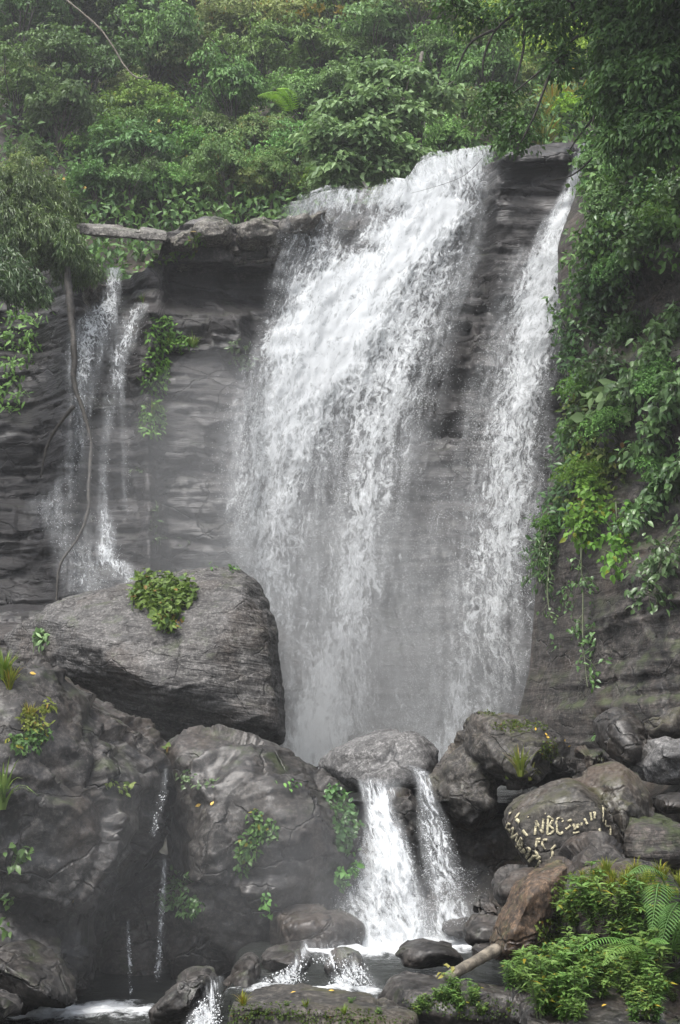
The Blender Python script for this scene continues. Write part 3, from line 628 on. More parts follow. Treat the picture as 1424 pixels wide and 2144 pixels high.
for nm, lb, sil, Y, sd_ in (
    ('boulder', 'upper of the small stacked layered blocks beside the splash pool', [(985, 1898), (1010, 1888), (1065, 1900), (1072, 1925), (1055, 1942), (990, 1940)], 11.6, 35),
    ('boulder', 'middle layered brown block of the stack beside the splash pool', [(978, 1945), (1000, 1932), (1062, 1935), (1066, 1962), (1040, 1978), (982, 1975)], 11.3, 36),
    ('boulder', 'lowest block of the stack, just behind the tip of the log', [(975, 1975), (1030, 1972), (1062, 1980), (1040, 2012), (980, 2012)], 11.0, 37),
    ('boulder', 'wet broken rock in the spray below the lettered boulder', [(1030, 1862), (1060, 1820), (1110, 1818), (1150, 1850), (1120, 1880), (1070, 1895), (1040, 1890)], 12.6, 38),
    ('boulder', 'dark wet rock in the spray under the right small fall', [(872, 1918), (890, 1890), (920, 1886), (940, 1910), (930, 1935), (880, 1935)], 13.9, 39),
    ('boulder', 'wet round rock in the spray left of the stacked blocks', [(925, 1950), (950, 1922), (985, 1918), (1000, 1945), (990, 1975), (935, 1972)], 13.0, 40)):
    s = np.array(sil, float); c = s.mean(0)
    rock(nm, lb, [H(sil, Y, front=[(*(c + (q - c) * .6), Y - .22) for q in s], thick=.5)], M['wet_rock'], vox=.026, smooth=2, disp=.03, bed=.02, thick=.08, seed=sd_, cat='rock')
rock('boulder', 'low black wet boulder in the stream before the small falls',
    [H([(818, 2005), (830, 1978), (862, 1965), (900, 1962), (950, 1970), (978, 1990), (980, 2025), (930, 2040), (830, 2035)], 11.6, front=[(850, 1985, 11.3), (920, 1982, 11.2), (960, 2005, 11.2), (850, 2025, 11.2)], thick=.45)], M['wet_rock'], vox=.028, smooth=2, disp=.03, bed=.008, seed=41, chip=.02, fac=.12)
rock('boulder', 'sloping wet brown grey boulder in the foreground under the log',
    [H([(772, 2110), (785, 2080), (806, 2048), (835, 2030), (880, 2034), (960, 2045), (1040, 2065), (1125, 2085), (1140, 2150), (1120, 2200), (760, 2200)], 9.2, front=[(830, 2045, 8.9), (900, 2060, 8.7), (1080, 2090, 8.7), (820, 2120, 8.7), (1000, 2140, 8.5)], thick=.55)], M['wet_rock'], vox=.026, smooth=2, disp=.04, bed=.01, seed=43, chip=.03, fac=.12)
b_flat = rock('boulder', 'flat topped foreground slab with mossy front edge at the bottom of the picture',
    [H([(472, 2084, 8.0), (525, 2070, 8.4), (600, 2066, 8.4), (700, 2080, 8.3), (800, 2102, 8.0), (890, 2120, 7.8), (900, 2260), (460, 2260)], 7.9, front=[(468, 2096, 7.5), (560, 2094, 7.4), (640, 2098, 7.35), (720, 2108, 7.3), (860, 2128, 7.3), (466, 2260, 7.4), (860, 2260, 7.2)], thick=.3, shrink=.97)], M['mossy_rock'], vox=.024, smooth=2, disp=.02, bed=.012, seed=45, chip=.02, fac=.07, cuts=2, crk=.5)
rock('boulder', 'slanting ridged grey slab at the water edge, bottom left of centre',
    [H([(296, 2115), (330, 2070), (385, 2030), (415, 2020), (445, 2028), (462, 2055), (455, 2090), (430, 2110), (420, 2160), (310, 2160)], 10.4, front=[(380, 2050, 10.0), (430, 2050, 10.0), (400, 2120, 9.9), (330, 2110, 10.0)], thick=.4)], M['wet_rock'], vox=.026, smooth=2, disp=.035, bed=.02, tilt=(.6, .3, -.6), thick=.12, seed=47, fac=.10, cuts=3, crk=.5)
rock('boulder', 'rounded wet rock with a thin sheet of water, left step of the stream',
    [H([(530, 2015), (545, 1990), (580, 1978), (640, 1980), (665, 2000), (660, 2040), (600, 2052), (540, 2050)], 12.2, front=[(560, 2000, 11.9), (630, 2000, 11.9), (620, 2035, 11.8)], thick=.4)], M['wet_rock'], vox=.028, smooth=2, disp=.025, bed=.008, seed=49, chip=.02, fac=.12)
rock('boulder', 'small rounded wet rock under white water in the centre of the stream step',
    [H([(668, 2030), (690, 2000), (720, 1992), (750, 2000), (765, 2030), (750, 2050), (680, 2050)], 12.0, front=[(700, 2012, 11.75), (740, 2015, 11.75)], thick=.35)], M['wet_rock'], vox=.028, smooth=2, disp=.025, bed=.008, seed=50, chip=.02, fac=.12)
rock('boulder', 'dark triangular rock splitting the two small falls',
    [H([(800, 1655), (845, 1642), (875, 1640), (882, 1665), (878, 1760), (900, 1900), (780, 1900), (790, 1760), (812, 1700)], 15.0, front=[(820, 1660, 14.8), (868, 1655, 14.75), (865, 1740, 14.8), (850, 1880, 14.7)], thick=1.0)], M['wet_rock'], vox=.035, smooth=2, disp=.05, bed=.015, seed=51)
rock('boulder', 'shadowed back wall of rock under the square mossy boulder',
    [H([(900, 1690), (960, 1700), (1060, 1690), (1100, 1720), (1140, 1860), (1040, 1900), (940, 1890), (900, 1800)], 16.3, front=[(1000, 1780, 16.0)], thick=1)], M['wet_rock'], vox=.045, smooth=2, disp=.07, bed=.02, seed=52)
rock('boulder', 'grey rock among the plants under the arching fern, right edge',
    [H([(1240, 1880), (1290, 1840), (1350, 1835), (1400, 1870), (1420, 1990), (1330, 2010), (1250, 1960)], 8.9, front=[(1290, 1870, 8.6), (1360, 1870, 8.6), (1350, 1960, 8.5)], thick=.6)], M['wet_rock'], vox=.024, smooth=2, disp=.04, bed=.012, seed=53)
rock('boulder', 'low wet ledge along the bottom right corner under the herbs',
    [H([(1090, 2130), (1180, 2098), (1260, 2075), (1360, 2080), (1460, 2100), (1480, 2260), (1080, 2260)], 6.4, front=[(1180, 2125, 6.1), (1300, 2110, 6.0), (1420, 2130, 6.0), (1300, 2260, 5.9)], thick=.9)], M['wet_rock'], vox=.022, smooth=2, disp=.035, bed=.012, seed=54, fac=.1)
rock('boulder', 'dark wet rock damming the left side of the stream, behind the slanting ridged slab',
    [H([(448, 2100), (462, 2040), (490, 2006), (525, 1996), (552, 2012), (560, 2050), (540, 2100)], 11.9, front=[(490, 2025, 11.65), (530, 2020, 11.65), (535, 2080, 11.5), (470, 2085, 11.5)], thick=.5)], M['wet_rock'], vox=.03, smooth=2, disp=.03, bed=.012, seed=55, fac=.15, cuts=4)
# rim rocks on the crest left of the falls, and the wall over the little cascade
for lb, sil, Y, sd_ in (
    ('pale rounded crest rock at the left end beside the concrete wall', [(340, 500), (372, 478), (400, 464), (420, 480), (425, 515), (380, 525), (345, 520)], 28.4, 60),
    ('largest pale rounded crest rock left of the main falls', [(398, 470), (432, 450), (470, 456), (490, 472), (488, 500), (430, 508), (402, 500)], 28.5, 61),
    ('pale crest rock next to the edge of the main falls', [(486, 472), (520, 457), (570, 462), (600, 478), (590, 502), (500, 505)], 28.6, 62),
    ('flat bedded ledge of rock under the pale crest rocks, left of the main falls', [(345, 535), (400, 506), (500, 503), (600, 506), (628, 520), (600, 545), (560, 556), (420, 560), (350, 556)], 29.3, 64),
    ('small grey outcrop at the head of the thin cascade, left side', [(172, 600), (185, 560), (212, 556), (222, 580), (210, 620), (180, 650)], 28.2, 67),
    ('low flat crest rock touching the lip of the main falls', [(575, 470), (610, 450), (660, 438), (690, 432), (670, 470), (620, 492), (580, 495)], 28.9, 63)):
    s = np.array(sil, float); c = s.mean(0)
    rock('boulder', lb, [H(sil, Y + .45, front=[(*(c + (q - c) * .85), Y - .15) for q in s], thick=1.4)], M['crest'], vox=.06, smooth=2, disp=.06, bed=.05, thick=.3, seed=sd_, cat='rock', fac=.28, crk=.6)
rock('concrete_wall', 'low straight concrete wall above the thin left cascade',
    [np.concatenate([P(x, y, Y) [None] for x, y, Y in ((160, 468, 28.4), (160, 490, 28.4), (352, 486, 28.1), (352, 507, 28.1), (160, 466, 29.3), (160, 488, 29.3), (352, 484, 29.0), (352, 505, 29.0))])], M['concrete'], vox=.045, smooth=0, disp=.015, bed=.0, seed=65, cat='wall', chip=.02, cuts=0, fac=.15)

# ------------------------------------------------------------------ painted lettering on the boulder
def cast(px, py, bvh):
    d = Vector(P(px, py, 10.0)) - Vector((0, 0, CAM_Z)); d.normalize()
    return bvh.ray_cast(Vector((0, 0, CAM_Z)), d)
BV = {o.name: b for o, b in TMP}
strokes = ['460,545 475,400 535,535 550,370', '590,550 600,350 655,385 610,450 660,490 640,530 590,550', '755,405 735,360 700,380 690,450 700,520 730,545 760,520',
 '470,670 480,595 520,590', '475,630 510,625', '590,605 560,595 535,640 545,680 565,700', '155,480 180,430 210,440', '165,470 200,520', '190,500 240,480 225,560', '215,580 285,540 265,620', '265,680 320,580 335,640 300,710', '275,650 330,660', '180,665 220,640 215,690 185,680', '200,740 240,690', '230,760 280,770', '320,730 355,700 350,745', '375,690 410,690 400,740 370,790', '455,710 515,790 480,800', '400,830 450,770 490,770', '470,900 520,820 530,870 575,855 520,945', '260,370 300,320', '265,390 300,420', '330,500 380,560', '680,655 635,700 650,740 635,800', '800,400 850,390', '790,490 840,450', '870,430 885,490', '905,430 915,480 930,430', '960,420 955,450', '985,380 1015,435', '1050,310 1065,400', '1080,320 1100,310 1095,370', '1165,250 1210,290', '1180,260 1175,410', '1205,400 1200,450 1260,470 1255,550', '865,530 940,520', '1000,520 1060,580', '1150,480 1140,540', '190,330 215,320', '395,340 400,365', '565,320 575,325']
g = Geo(); rs = np.random.RandomState(4)
for st in strokes:
    pts = [tuple(float(c) for c in q.split(',')) for q in st.split()]
    pts = np.array(pts) / 5.086 + np.array([1030, 1640])
    seg = np.concatenate([np.linspace(pts[i], pts[i + 1], max(3, int(np.hypot(*(pts[i + 1] - pts[i])) / 1.2))) for i in range(len(pts) - 1)])
    loc, nor = [], []
    for x, y in seg:
        h = cast(x, y, BV[b_graf.name])
        if h[0] is not None: loc.append(np.array(h[0]) + np.array(h[1]) * .008); nor.append(np.array(h[1]))
    if len(loc) < 2: continue
    loc = np.array(loc); nor = np.array(nor); d = unit(np.gradient(loc, axis=0)); sd_ = unit(np.cross(d, nor))
    w = (.0075 + .006 * rs.rand(len(loc)))[:, None] * (1.4 if pts[0][0] < 1112 else 1.0)
    up = nor * .003
    vv = np.stack([loc - sd_ * w, loc + sd_ * w, loc + sd_ * w + up * 1.5, loc - sd_ * w + up * 1.5], 1).reshape(-1, 3)
    i = np.arange(len(loc) - 1)[:, None] * 4
    qd = np.concatenate([i + np.array([[2, 6, 7, 3]]), i + np.array([[1, 5, 6, 2]]), i + np.array([[3, 7, 4, 0]])])
    g.add(vv, None, qd)
o = g.build('painted_lettering', M['paint'], smooth=False); o.parent = b_graf; o.matrix_parent_inverse = Matrix.Translation(-b_graf.location)

# ------------------------------------------------------------------ waterfalls
def streams(px, py, S_):
    """sum of water streams; each row (py, centre, half width, strength)"""
    d = np.zeros_like(px)
    for s in S_:
        a = np.array(s, float)
        c = np.interp(py, a[:, 0], a[:, 1]); w = np.interp(py, a[:, 0], a[:, 2]); q = np.interp(py, a[:, 0], a[:, 3])
        inside = ss(a[0, 0] - 12, a[0, 0] + 2, py) * (1 - ss(a[-1, 0] - 2, a[-1, 0] + 20, py))
        d = 1 - (1 - np.clip(d, 0, 2)) * (1 - np.clip(q * inside * np.exp(-np.abs((px - c) / w) ** 2.4), 0, .98)) if False else np.maximum(d, 0) + q * inside * np.exp(-np.abs((px - c) / w) ** 2.4)
    return d
lean = lin([(300, 60), (420, 60), (560, 0), (700, -60), (900, -130), (1100, -185), (1300, -215), (1600, -240)])
MAIN = [
 [(424, 715, 75, .75), (455, 700, 70, .75), (490, 670, 55, .62), (520, 672, 55, .75), (570, 690, 70, .85), (640, 690, 80, 1.0), (720, 645, 85, 1.05), (800, 612, 92, 1.0), (900, 575, 90, .85), (1000, 550, 80, .72), (1100, 540, 68, .66), (1180, 548, 52, .58), (1300, 600, 55, .42), (1450, 640, 65, .42), (1600, 645, 60, .6)],
 [(425, 640, 30, .35), (500, 605, 30, .38), (580, 600, 36, .36), (680, 600, 40, .30), (760, 575, 30, .2)],
 [(345, 985, 62, .95), (380, 960, 78, 1.0), (440, 920, 80, 1.05), (500, 862, 75, 1.05), (560, 805, 68, 1.1), (640, 765, 56, 1.0), (740, 735, 55, .8), (850, 700, 60, .55), (950, 665, 65, .45), (1100, 620, 60, .38), (1250, 620, 60, .3)],
 [(355, 900, 40, .62), (400, 872, 45, .62), (440, 850, 40, .6)],
 [(408, 815, 36, .62), (440, 800, 40, .62), (480, 790, 40, .55), (520, 780, 40, .5)],
 [(450, 945, 70, .5), (540, 915, 85, .74), (620, 892, 85, .78), (700, 862, 82, .78), (800, 835, 74, .72), (900, 808, 68, .70), (1000, 782, 64, .68), (1100, 758, 58, .66), (1200, 740, 56, .62), (1300, 726, 56, .60), (1400, 712, 66, .58), (1500, 698, 76, .60), (1600, 670, 80, .7)],
 [(600, 740, 150, .16), (800, 730, 190, .20), (1000, 700, 205, .17), (1200, 715, 200, .23), (1400, 740, 190, .27), (1600, 770, 190, .34)],
 [(760, 930, 40, .05), (950, 900, 60, .09), (1150, 870, 80, .15), (1400, 850, 80, .19), (1600, 840, 80, .22)],
]
RIGHT0 = [
 [(338, 1215, 10, 1.0), (372, 1206, 12, .95), (420, 1194, 17, .95), (470, 1172, 30, .95), (560, 1143, 38, 1.0), (650, 1120, 42, 1.0), (750, 1105, 46, .95), (850, 1085, 46, .82), (950, 1065, 46, .76), (1030, 1052, 46, .72), (1100, 1036, 48, .66), (1200, 1016, 54, .60), (1300, 1000, 58, .58), (1400, 985, 56, .58), (1500, 965, 52, .62), (1590, 945, 50, .75)],
 [(540, 1085, 30, .22), (640, 1060, 34, .24), (740, 1030, 36, .24), (850, 1000, 40, .30), (950, 985, 45, .26), (1100, 940, 60, .24), (1300, 900, 70, .22), (1590, 880, 70, .25)],
 [(880, 1150, 30, .10), (1000, 1120, 40, .22), (1150, 1085, 45, .30), (1300, 1075, 42, .32), (1400, 1070, 40, .34), (1500, 1050, 40, .34), (1590, 1040, 40, .4)],
]
RIGHT = [[(y, x - (4 if y < 500 else 0), w * (1.18 if y > 500 else 1.05), q * 1.12) for y, x, w, q in s_] for s_ in RIGHT0]
def sheet(name, x0, x1, ytop, ybot, S_, off, mat, parent, depth, npx=150, npy=240, seed=0, mul=1.0, add=0.0, lean_=None, bul=.10, over=True):
    cols = np.linspace(x0, x1, npx); rows, de, fl = [], [], []
    yt = ytop(cols)
    for r in np.linspace(0, 1, npy):
        py = yt + (ybot - yt) * r
        le = lean_(py) if lean_ is not None else 0
        rows.append((cols, py))
    PX = np.array([a for a, _ in rows]); PY = np.array([b for _, b in rows])
    Y = depth(PX, PY); base = P(PX, PY, Y)
    D = streams(PX, PY, S_) * mul + add
    sh = lean_(PY) if lean_ is not None else 0
    u = (PX - sh) / FPX * Y; vv = -base[..., 2] * 1.0
    F = np.stack([u, vv, np.full_like(u, seed * 3.7)], -1)
    q = np.stack([u * 1.6, vv * .8, u * 0 + seed * 5.1], -1).reshape(-1, 3)
    bulge = (bul * (fbm(q, seed + 90, 4)) + .35 * bul * fbm(q * 4, seed + 91, 2)).reshape(u.shape)
    offs = off + bulge + .35 * np.clip(D, 0, 1.2) * bul
    base[..., 1] -= offs
    base[..., 2] += .10 * (1 - ss(0, 40, PY - yt[None, :]))
    if over:                                     # the water arrives over the lip from the bed behind
        bk = []; 
        for dy in (3.2, 1.6, .8, .35):
            w = base[0].copy(); w[:, 1] += dy; w[:, 2] += .02; bk.append(w)
        base = np.concatenate([np.array(bk), base]); D = np.concatenate([np.repeat(D[:1], 4, 0), D])
        Fb = np.repeat(F[:1], 4, 0).copy(); Fb[:, :, 1] -= np.array([3.2, 1.6, .8, .35])[:, None]; F = np.concatenate([Fb, F])
    return mk(name, base.reshape(-1, 3), grid_faces(base.shape[0], npx), mat, parent, None, {'dens': D.ravel(), 'flow': F.reshape(-1, 3)})
def drops(name, S_, depth, parent, n, x0, x1, y0, y1, size, seed, off=(.3, 1.0), edge_only=True, lo=.06, hi=.75):
    rs = np.random.RandomState(seed)
    X = rs.uniform(x0, x1, n * 14); Yp = rs.uniform(y0, y1, n * 14)
    D = streams(X, Yp, S_)
    pr = np.where(D < hi, ss(lo * .3, .5, D), .45) * (.25 + .75 * ss(y0, y0 + .35 * (y1 - y0), Yp))
    q = np.stack([X / 26, Yp / 40, 0 * X], 1)
    pr = pr * (.15 + .85 * ss(.25, .8, vn(q, seed) + .5 * fbm(q * 3, seed + 1, 2))) 
    keep = rs.rand(len(X)) < pr; X, Yp = X[keep][:n], Yp[keep][:n]
    Y = depth(X, Yp) - rs.uniform(off[0], off[1], len(X)); c = P(X, Yp, Y)
    s = size * (.4 + rs.rand(len(X)) ** 3 * 1.6)
    a = unit(rs.randn(len(X), 3)); b = unit(np.cross(a, rs.randn(len(X), 3))); d = np.cross(a, b)
    el = np.array([1, 1, 1.0])
    vv = np.stack([c + a * s[:, None], c + b * s[:, None] * .8, c - a * s[:, None] * .5 - b * s[:, None] * .5 + d * s[:, None] * .7, c - d * s[:, None] * .8], 1)
    i = np.arange(len(X))[:, None] * 4
    tri = np.concatenate([i + np.array([t]) for t in ((0, 1, 2), (0, 3, 1), (1, 3, 2), (2, 3, 0))])
    o = mk(name, vv.reshape(-1, 3), tri, M['drop'], parent, None, None, False)
    return kind(o, 'stuff')
def child_of(root, *obs):
    for o in obs:
        o.parent = root; o.matrix_parent_inverse = Matrix.Translation(-root.location)

def deep(px, py): return sum(cliff_base(px, np.maximum(py + o, lip(px))) for o in (-110, -70, -35, 0, 35, 70)) / 6 - .32
r1 = empty('waterfall', P(640, 1600, 26), 'broad white main waterfall fanning down the dark cliff', 'waterfall')
lipw = lambda c: lip(c) - 3
a1 = sheet('water_film', 455, 1075, lipw, 1640, MAIN, .22, M['fall'], None, deep, 190, 300, 1, .72, -.02, lean)
a2 = sheet('water_curtain', 455, 1075, lipw, 1640, MAIN, .48, M['fall'], None, deep, 190, 300, 2, .92, -.04, lean)
a3 = sheet('water_core', 455, 1075, lipw, 1640, MAIN, .75, M['fall_core'], None, deep, 190, 300, 3, .95, -.13, lean)
a4 = drops('water_droplets', MAIN, deep, None, 52000, 400, 1080, 430, 1600, .0062, 5, (.3, 1.5))
child_of(r1, a1, a2, a3, a4)
r2 = empty('waterfall', P(960, 1600, 26), 'narrow white waterfall on the right, hugging the overgrown cliff', 'waterfall')
lipr = lambda c: np.maximum(lip(c), 335) + 2
a1 = sheet('water_film', 820, 1235, lipr, 1640, RIGHT, .38, M['fall'], None, deep, 130, 300, 6, .75, -.02, lean, over=False)
a2 = sheet('water_curtain', 820, 1235, lipr, 1640, RIGHT, .58, M['fall'], None, deep, 130, 300, 7, .95, -.04, lean, over=False)
a3 = sheet('water_core', 820, 1235, lipr, 1640, RIGHT, .82, M['fall_core'], None, deep, 130, 300, 8, .95, -.12, lean, over=False)
a4 = drops('water_droplets', RIGHT, deep, None, 28000, 820, 1200, 400, 1600, .0062, 6, (.3, 1.3))
child_of(r2, a1, a2, a3, a4)
LEFTC0 = [
 [(588, 247, 16, .8), (640, 240, 20, .72), (690, 212, 34, .62), (740, 190, 32, .6), (800, 182, 22, .55), (900, 175, 20, .38), (1000, 160, 24, .26), (1045, 130, 40, .3), (1060, 110, 40, .42), (1120, 130, 30, .2), (1180, 170, 30, .2), (1240, 190, 40, .2)],
 [(655, 300, 12, .62), (700, 282, 13, .6), (760, 258, 15, .5), (840, 240, 13, .36), (950, 226, 9, .3), (1060, 224, 9, .3), (1120, 234, 12, .48), (1175, 232, 14, .5), (1190, 262, 24, .5), (1230, 280, 12, .5)],
 [(800, 262, 6, .3), (950, 268, 5, .28), (1070, 268, 5, .24)],
 [(1070, 205, 30, .12), (1180, 200, 55, .34), (1240, 205, 50, .2)],
]
LEFTC = [[(y, x, w * (.85 if y < 610 else 1.0 if y < 650 else 1.4 if y < 820 else 1.2), q * (1.3 if y < 820 else 1.2)) for y, x, w, q in s_] for s_ in LEFTC0]
r3 = empty('waterfall', P(200, 1240, 27), 'thin broken cascade trickling down the cliff on the left', 'waterfall')
tl = lambda c: np.maximum(lip(c), 575)
a1 = sheet('water_film', 60, 330, tl, 1300, LEFTC, .40, M['fall'], None, deep, 110, 240, 11, .8, .0, None, .12, over=False)
a2 = sheet('water_curtain', 60, 330, tl, 1300, LEFTC, .55, M['fall_small'], None, deep, 110, 240, 12, .95, -.04, None, .12, over=False)
a4 = drops('water_droplets', LEFTC, deep, None, 3500, 60, 330, 600, 1250, .006, 7, (.3, .7))
child_of(r3, a1, a2, a4)
# small falls between the boulders
SM1 = [
 [(1652, 774, 26, .7), (1672, 786, 26, 1.0), (1720, 806, 30, .95), (1790, 832, 30, .85), (1870, 855, 30, .76), (1940, 870, 34, .78), (1995, 880, 44, 1.0)],
 [(1690, 792, 22, .6), (1760, 784, 36, .68), (1820, 772, 46, .68), (1900, 758, 50, .70), (1960, 762, 58, .78), (1998, 770, 66, 1.1)],
 [(1760, 812, 26, .25), (1880, 812, 40, .42), (1998, 820, 60, .95)],
 [(1652, 820, 26, .3), (1662, 815, 22, .45), (1680, 802, 14, .4)]]
SM2 = [[(1634, 880, 16, .75), (1660, 889, 15, .9), (1680, 895, 19, .85), (1720, 905, 28, .74), (1800, 920, 34, .68), (1870, 935, 36, .62), (1930, 945, 44, .56), (1985, 950, 54, .5)],
       [(1890, 940, 60, .22), (1985, 950, 70, .4)]]
dsm = lambda px, py: 14.9 - 1.6 * (np.clip((py - 1640) / 345, 0, 1)) ** .7
r4 = empty('waterfall', P(810, 1990, 13.4), 'lower small waterfall spreading like a white skirt between boulders', 'waterfall')
top1 = lambda c: c * 0 + 1640
a1 = sheet('water_film', 700, 925, top1, 2000, SM1, .0, M['fall_small'], None, dsm, 120, 170, 15, .8, .02, None, .08)
a2 = sheet('water_curtain', 700, 925, top1, 2000, SM1, .14, M['fall_small'], None, dsm, 120, 170, 16, .95, -.02, None, .08)
a3 = sheet('water_core', 700, 925, top1, 2000, SM1, .26, M['fall_small'], None, dsm, 120, 170, 17, .9, -.15, None, .08)
a4 = drops('water_droplets', SM1, dsm, None, 6000, 690, 930, 1690, 1995, .0032, 8, (.1, .5))
child_of(r4, a1, a2, a3, a4)
r5 = empty('waterfall', P(945, 1985, 13.4), 'small ragged waterfall right of the dark triangular rock', 'waterfall')
a1 = sheet('water_film', 850, 1010, top1, 1990, SM2, .0, M['fall_small'], None, dsm, 90, 170, 18, .85, .02, None, .08)
a2 = sheet('water_curtain', 850, 1010, top1, 1990, SM2, .14, M['fall_small'], None, dsm, 90, 170, 19, .95, -.04, None, .08)
a4 = drops('water_droplets', [*SM2, [(1820, 960, 60, .15), (1990, 1000, 70, .25)]], dsm, None, 6000, 840, 1060, 1680, 1990, .0032, 9, (.1, .6))
child_of(r5, a1, a2, a4)
# thin trickles
def trickle(label, pts, Y, hw, st, seed, x0, x1, y0, y1):
    S_ = [[(y, x, hw, st) for x, y in pts]]
    r = empty('trickle', P(pts[-1][0], pts[-1][1], Y), label, 'trickle')
    a = sheet('water_film', x0, x1, lambda c: c * 0 + y0, y1, S_, 0, M['fall_small'], None, lambda a, b: Y + 0 * a, 30, 120, seed, 1, 0, None, .04, over=False)
    b = drops('water_droplets', S_, lambda a, b: Y + 0 * a, None, 130, x0, x1, y0, y1, .006, seed, (0, .1))
    child_of(r, a, b)
trickle('thin trickle dripping past leaves on the plant-draped boulder', [(342, 1825), (340, 1880), (337, 1930), (335, 1990), (330, 2040)], 12.9, 7, .62, 21, 315, 365, 1815, 2060)
trickle('fine trickle in the dark hollow beneath the massive left rock', [(268, 1950), (271, 2010), (274, 2080)], 12.7, 4, .45, 22, 255, 290, 1940, 2090)
trickle('short trickle in the notch where the two big dark boulders meet', [(346, 1635), (342, 1660), (335, 1690), (322, 1740)], 12.6, 7, .5, 23, 310, 365, 1630, 1755)

# ------------------------------------------------------------------ stream and pools
def pool(name, x0, x1, y0, y1, z, foam, nx=120, ny=140, amp=.03):
    X, Y = np.meshgrid(np.linspace(x0, x1, nx), np.linspace(y0, y1, ny)); q = np.stack([X, Y, 0 * X + z if not callable(z) else z(X, Y)], -1).reshape(-1, 3)
    fo = np.clip(foam(q[:, 0], q[:, 1]), 0, 1.3)
    q[:, 2] += amp * fbm(q * np.array([2, 3, 1]), 101, 4) + .07 * fo * (fbm(q * 3.5, 103, 4) + .2)
    return kind(mk(name, q, grid_faces(ny, nx)[:, ::-1], M['stream'], None, None, {'foam': fo}), 'structure')
def blob(X, Y, cx_, cy_, rx, ry): return np.exp(-((X - cx_) / rx) ** 2 - ((Y - cy_) / ry) ** 2)
def wx(px, Y): return (px - 712) / FPX * Y * 1.0
pool('plunge_pool_water', -7, 6, 15.6, 28.5, 1.62, lambda X, Y: .35 + .9 * ss(22, 26, Y), 120, 140)
def st_foam(X, Y):
    f = 1.15 * blob(X, Y, wx(800, 13.2), 13.0, .75, .55) + .95 * blob(X, Y, wx(690, 12.8), 12.75, .55, .25) + .7 * blob(X, Y, wx(950, 13.2), 13.2, .5, .5)
    f = f + .75 * blob(X, Y, wx(600, 11.6), 11.55, .75, .22) + .7 * blob(X, Y, wx(730, 11.6), 11.5, .4, .22) + .6 * blob(X, Y, wx(920, 11.0), 10.9, .5, .18)
    f = f + .95 * blob(X, Y, wx(130, 12.1), 12.15, 1.0, .45) + .45 * blob(X, Y, wx(250, 12), 12.2, .5, .3)
    return f + .08
def st_z(X, Y):
    return .07 + (.29 + .10 * ss(11.9, 12.3, Y)) * ss(-1.04, -.86, X + .06 * np.sin(Y * 5))
pool('stream_water', -4.2, 2.2, 7.0, 14.6, st_z, st_foam, 260, 300, .02)
# white water sliding over the stream step and at the bottom
STEP = [[(2000, 640, 10, .5), (2030, 612, 18, .8), (2052, 590, 40, .9)], [(1998, 690, 60, .35), (2030, 735, 30, .7), (2060, 735, 50, .7)]]
r6 = empty('cascade', P(650, 2060, 11.6), 'low white cascade sliding over wet rocks in mid stream', 'cascade')
dst = lambda px, py: 12.0 - .55 * np.clip((py - 1990) / 70, 0, 1)
a1 = sheet('water_film', 530, 800, lambda c: c * 0 + 1988, 2068, STEP, .02, M['fall_small'], None, dst, 120, 60, 25, 1, .05, None, .05, over=False)
a4 = drops('water_droplets', STEP, dst, None, 900, 530, 800, 1995, 2065, .007, 26, (.05, .25))
child_of(r6, a1, a4)
LOW = [[(2075, 455, 12, .5), (2100, 440, 20, .8), (2130, 425, 26, .9), (2160, 415, 30, .9)]]
r7 = empty('cascade', P(430, 2150, 9.6), 'little white cascade at the bottom edge beside the slanting slab', 'cascade')
dlo = lambda px, py: 9.9 - .5 * np.clip((py - 2070) / 80, 0, 1)
a1 = sheet('water_film', 380, 490, lambda c: c * 0 + 2072, 2165, LOW, .02, M['fall_small'], None, dlo, 70, 60, 28, 1, .03, None, .05, over=False)
a4 = drops('water_droplets', LOW, dlo, None, 600, 380, 490, 2080, 2160, .006, 29, (.05, .2))
child_of(r7, a1, a4)
# ------------------------------------------------------------------ plants: prototypes
def cluster_leaves(g, rs, c, axis, n, r, L, Wd, tint, flat=.55, hi=False, droop=.25):
    """a spray of n leaves round a twig tip at c, facing along axis"""
    axis = unit(np.asarray(axis, float)); a = rs.rand(n) * 6.283
    x = unit(np.cross(axis, [.31, .17, .93] if abs(axis[2]) < .9 else [1, .2, .1])); y = np.cross(axis, x)
    rad = x[None] * np.cos(a)[:, None] + y[None] * np.sin(a)[:, None]
    pos = c + rad * (r * (.1 + .9 * rs.rand(n) ** .6))[:, None] + axis * ((rs.rand(n) - .6) * r * (1 - flat))[:, None]
    d = rad + axis * (.25 * rs.randn(n))[:, None] + rs.randn(n, 3) * .25; d[:, 2] -= .25
    nn = axis + rs.randn(n, 3) * .38
    leaves(g, pos, d, nn, L * (.65 + .6 * rs.rand(n)), Wd * (.7 + .5 * rs.rand(n)), .3, droop, np.clip(tint + .22 * rs.randn(n), 0, 1), hi)
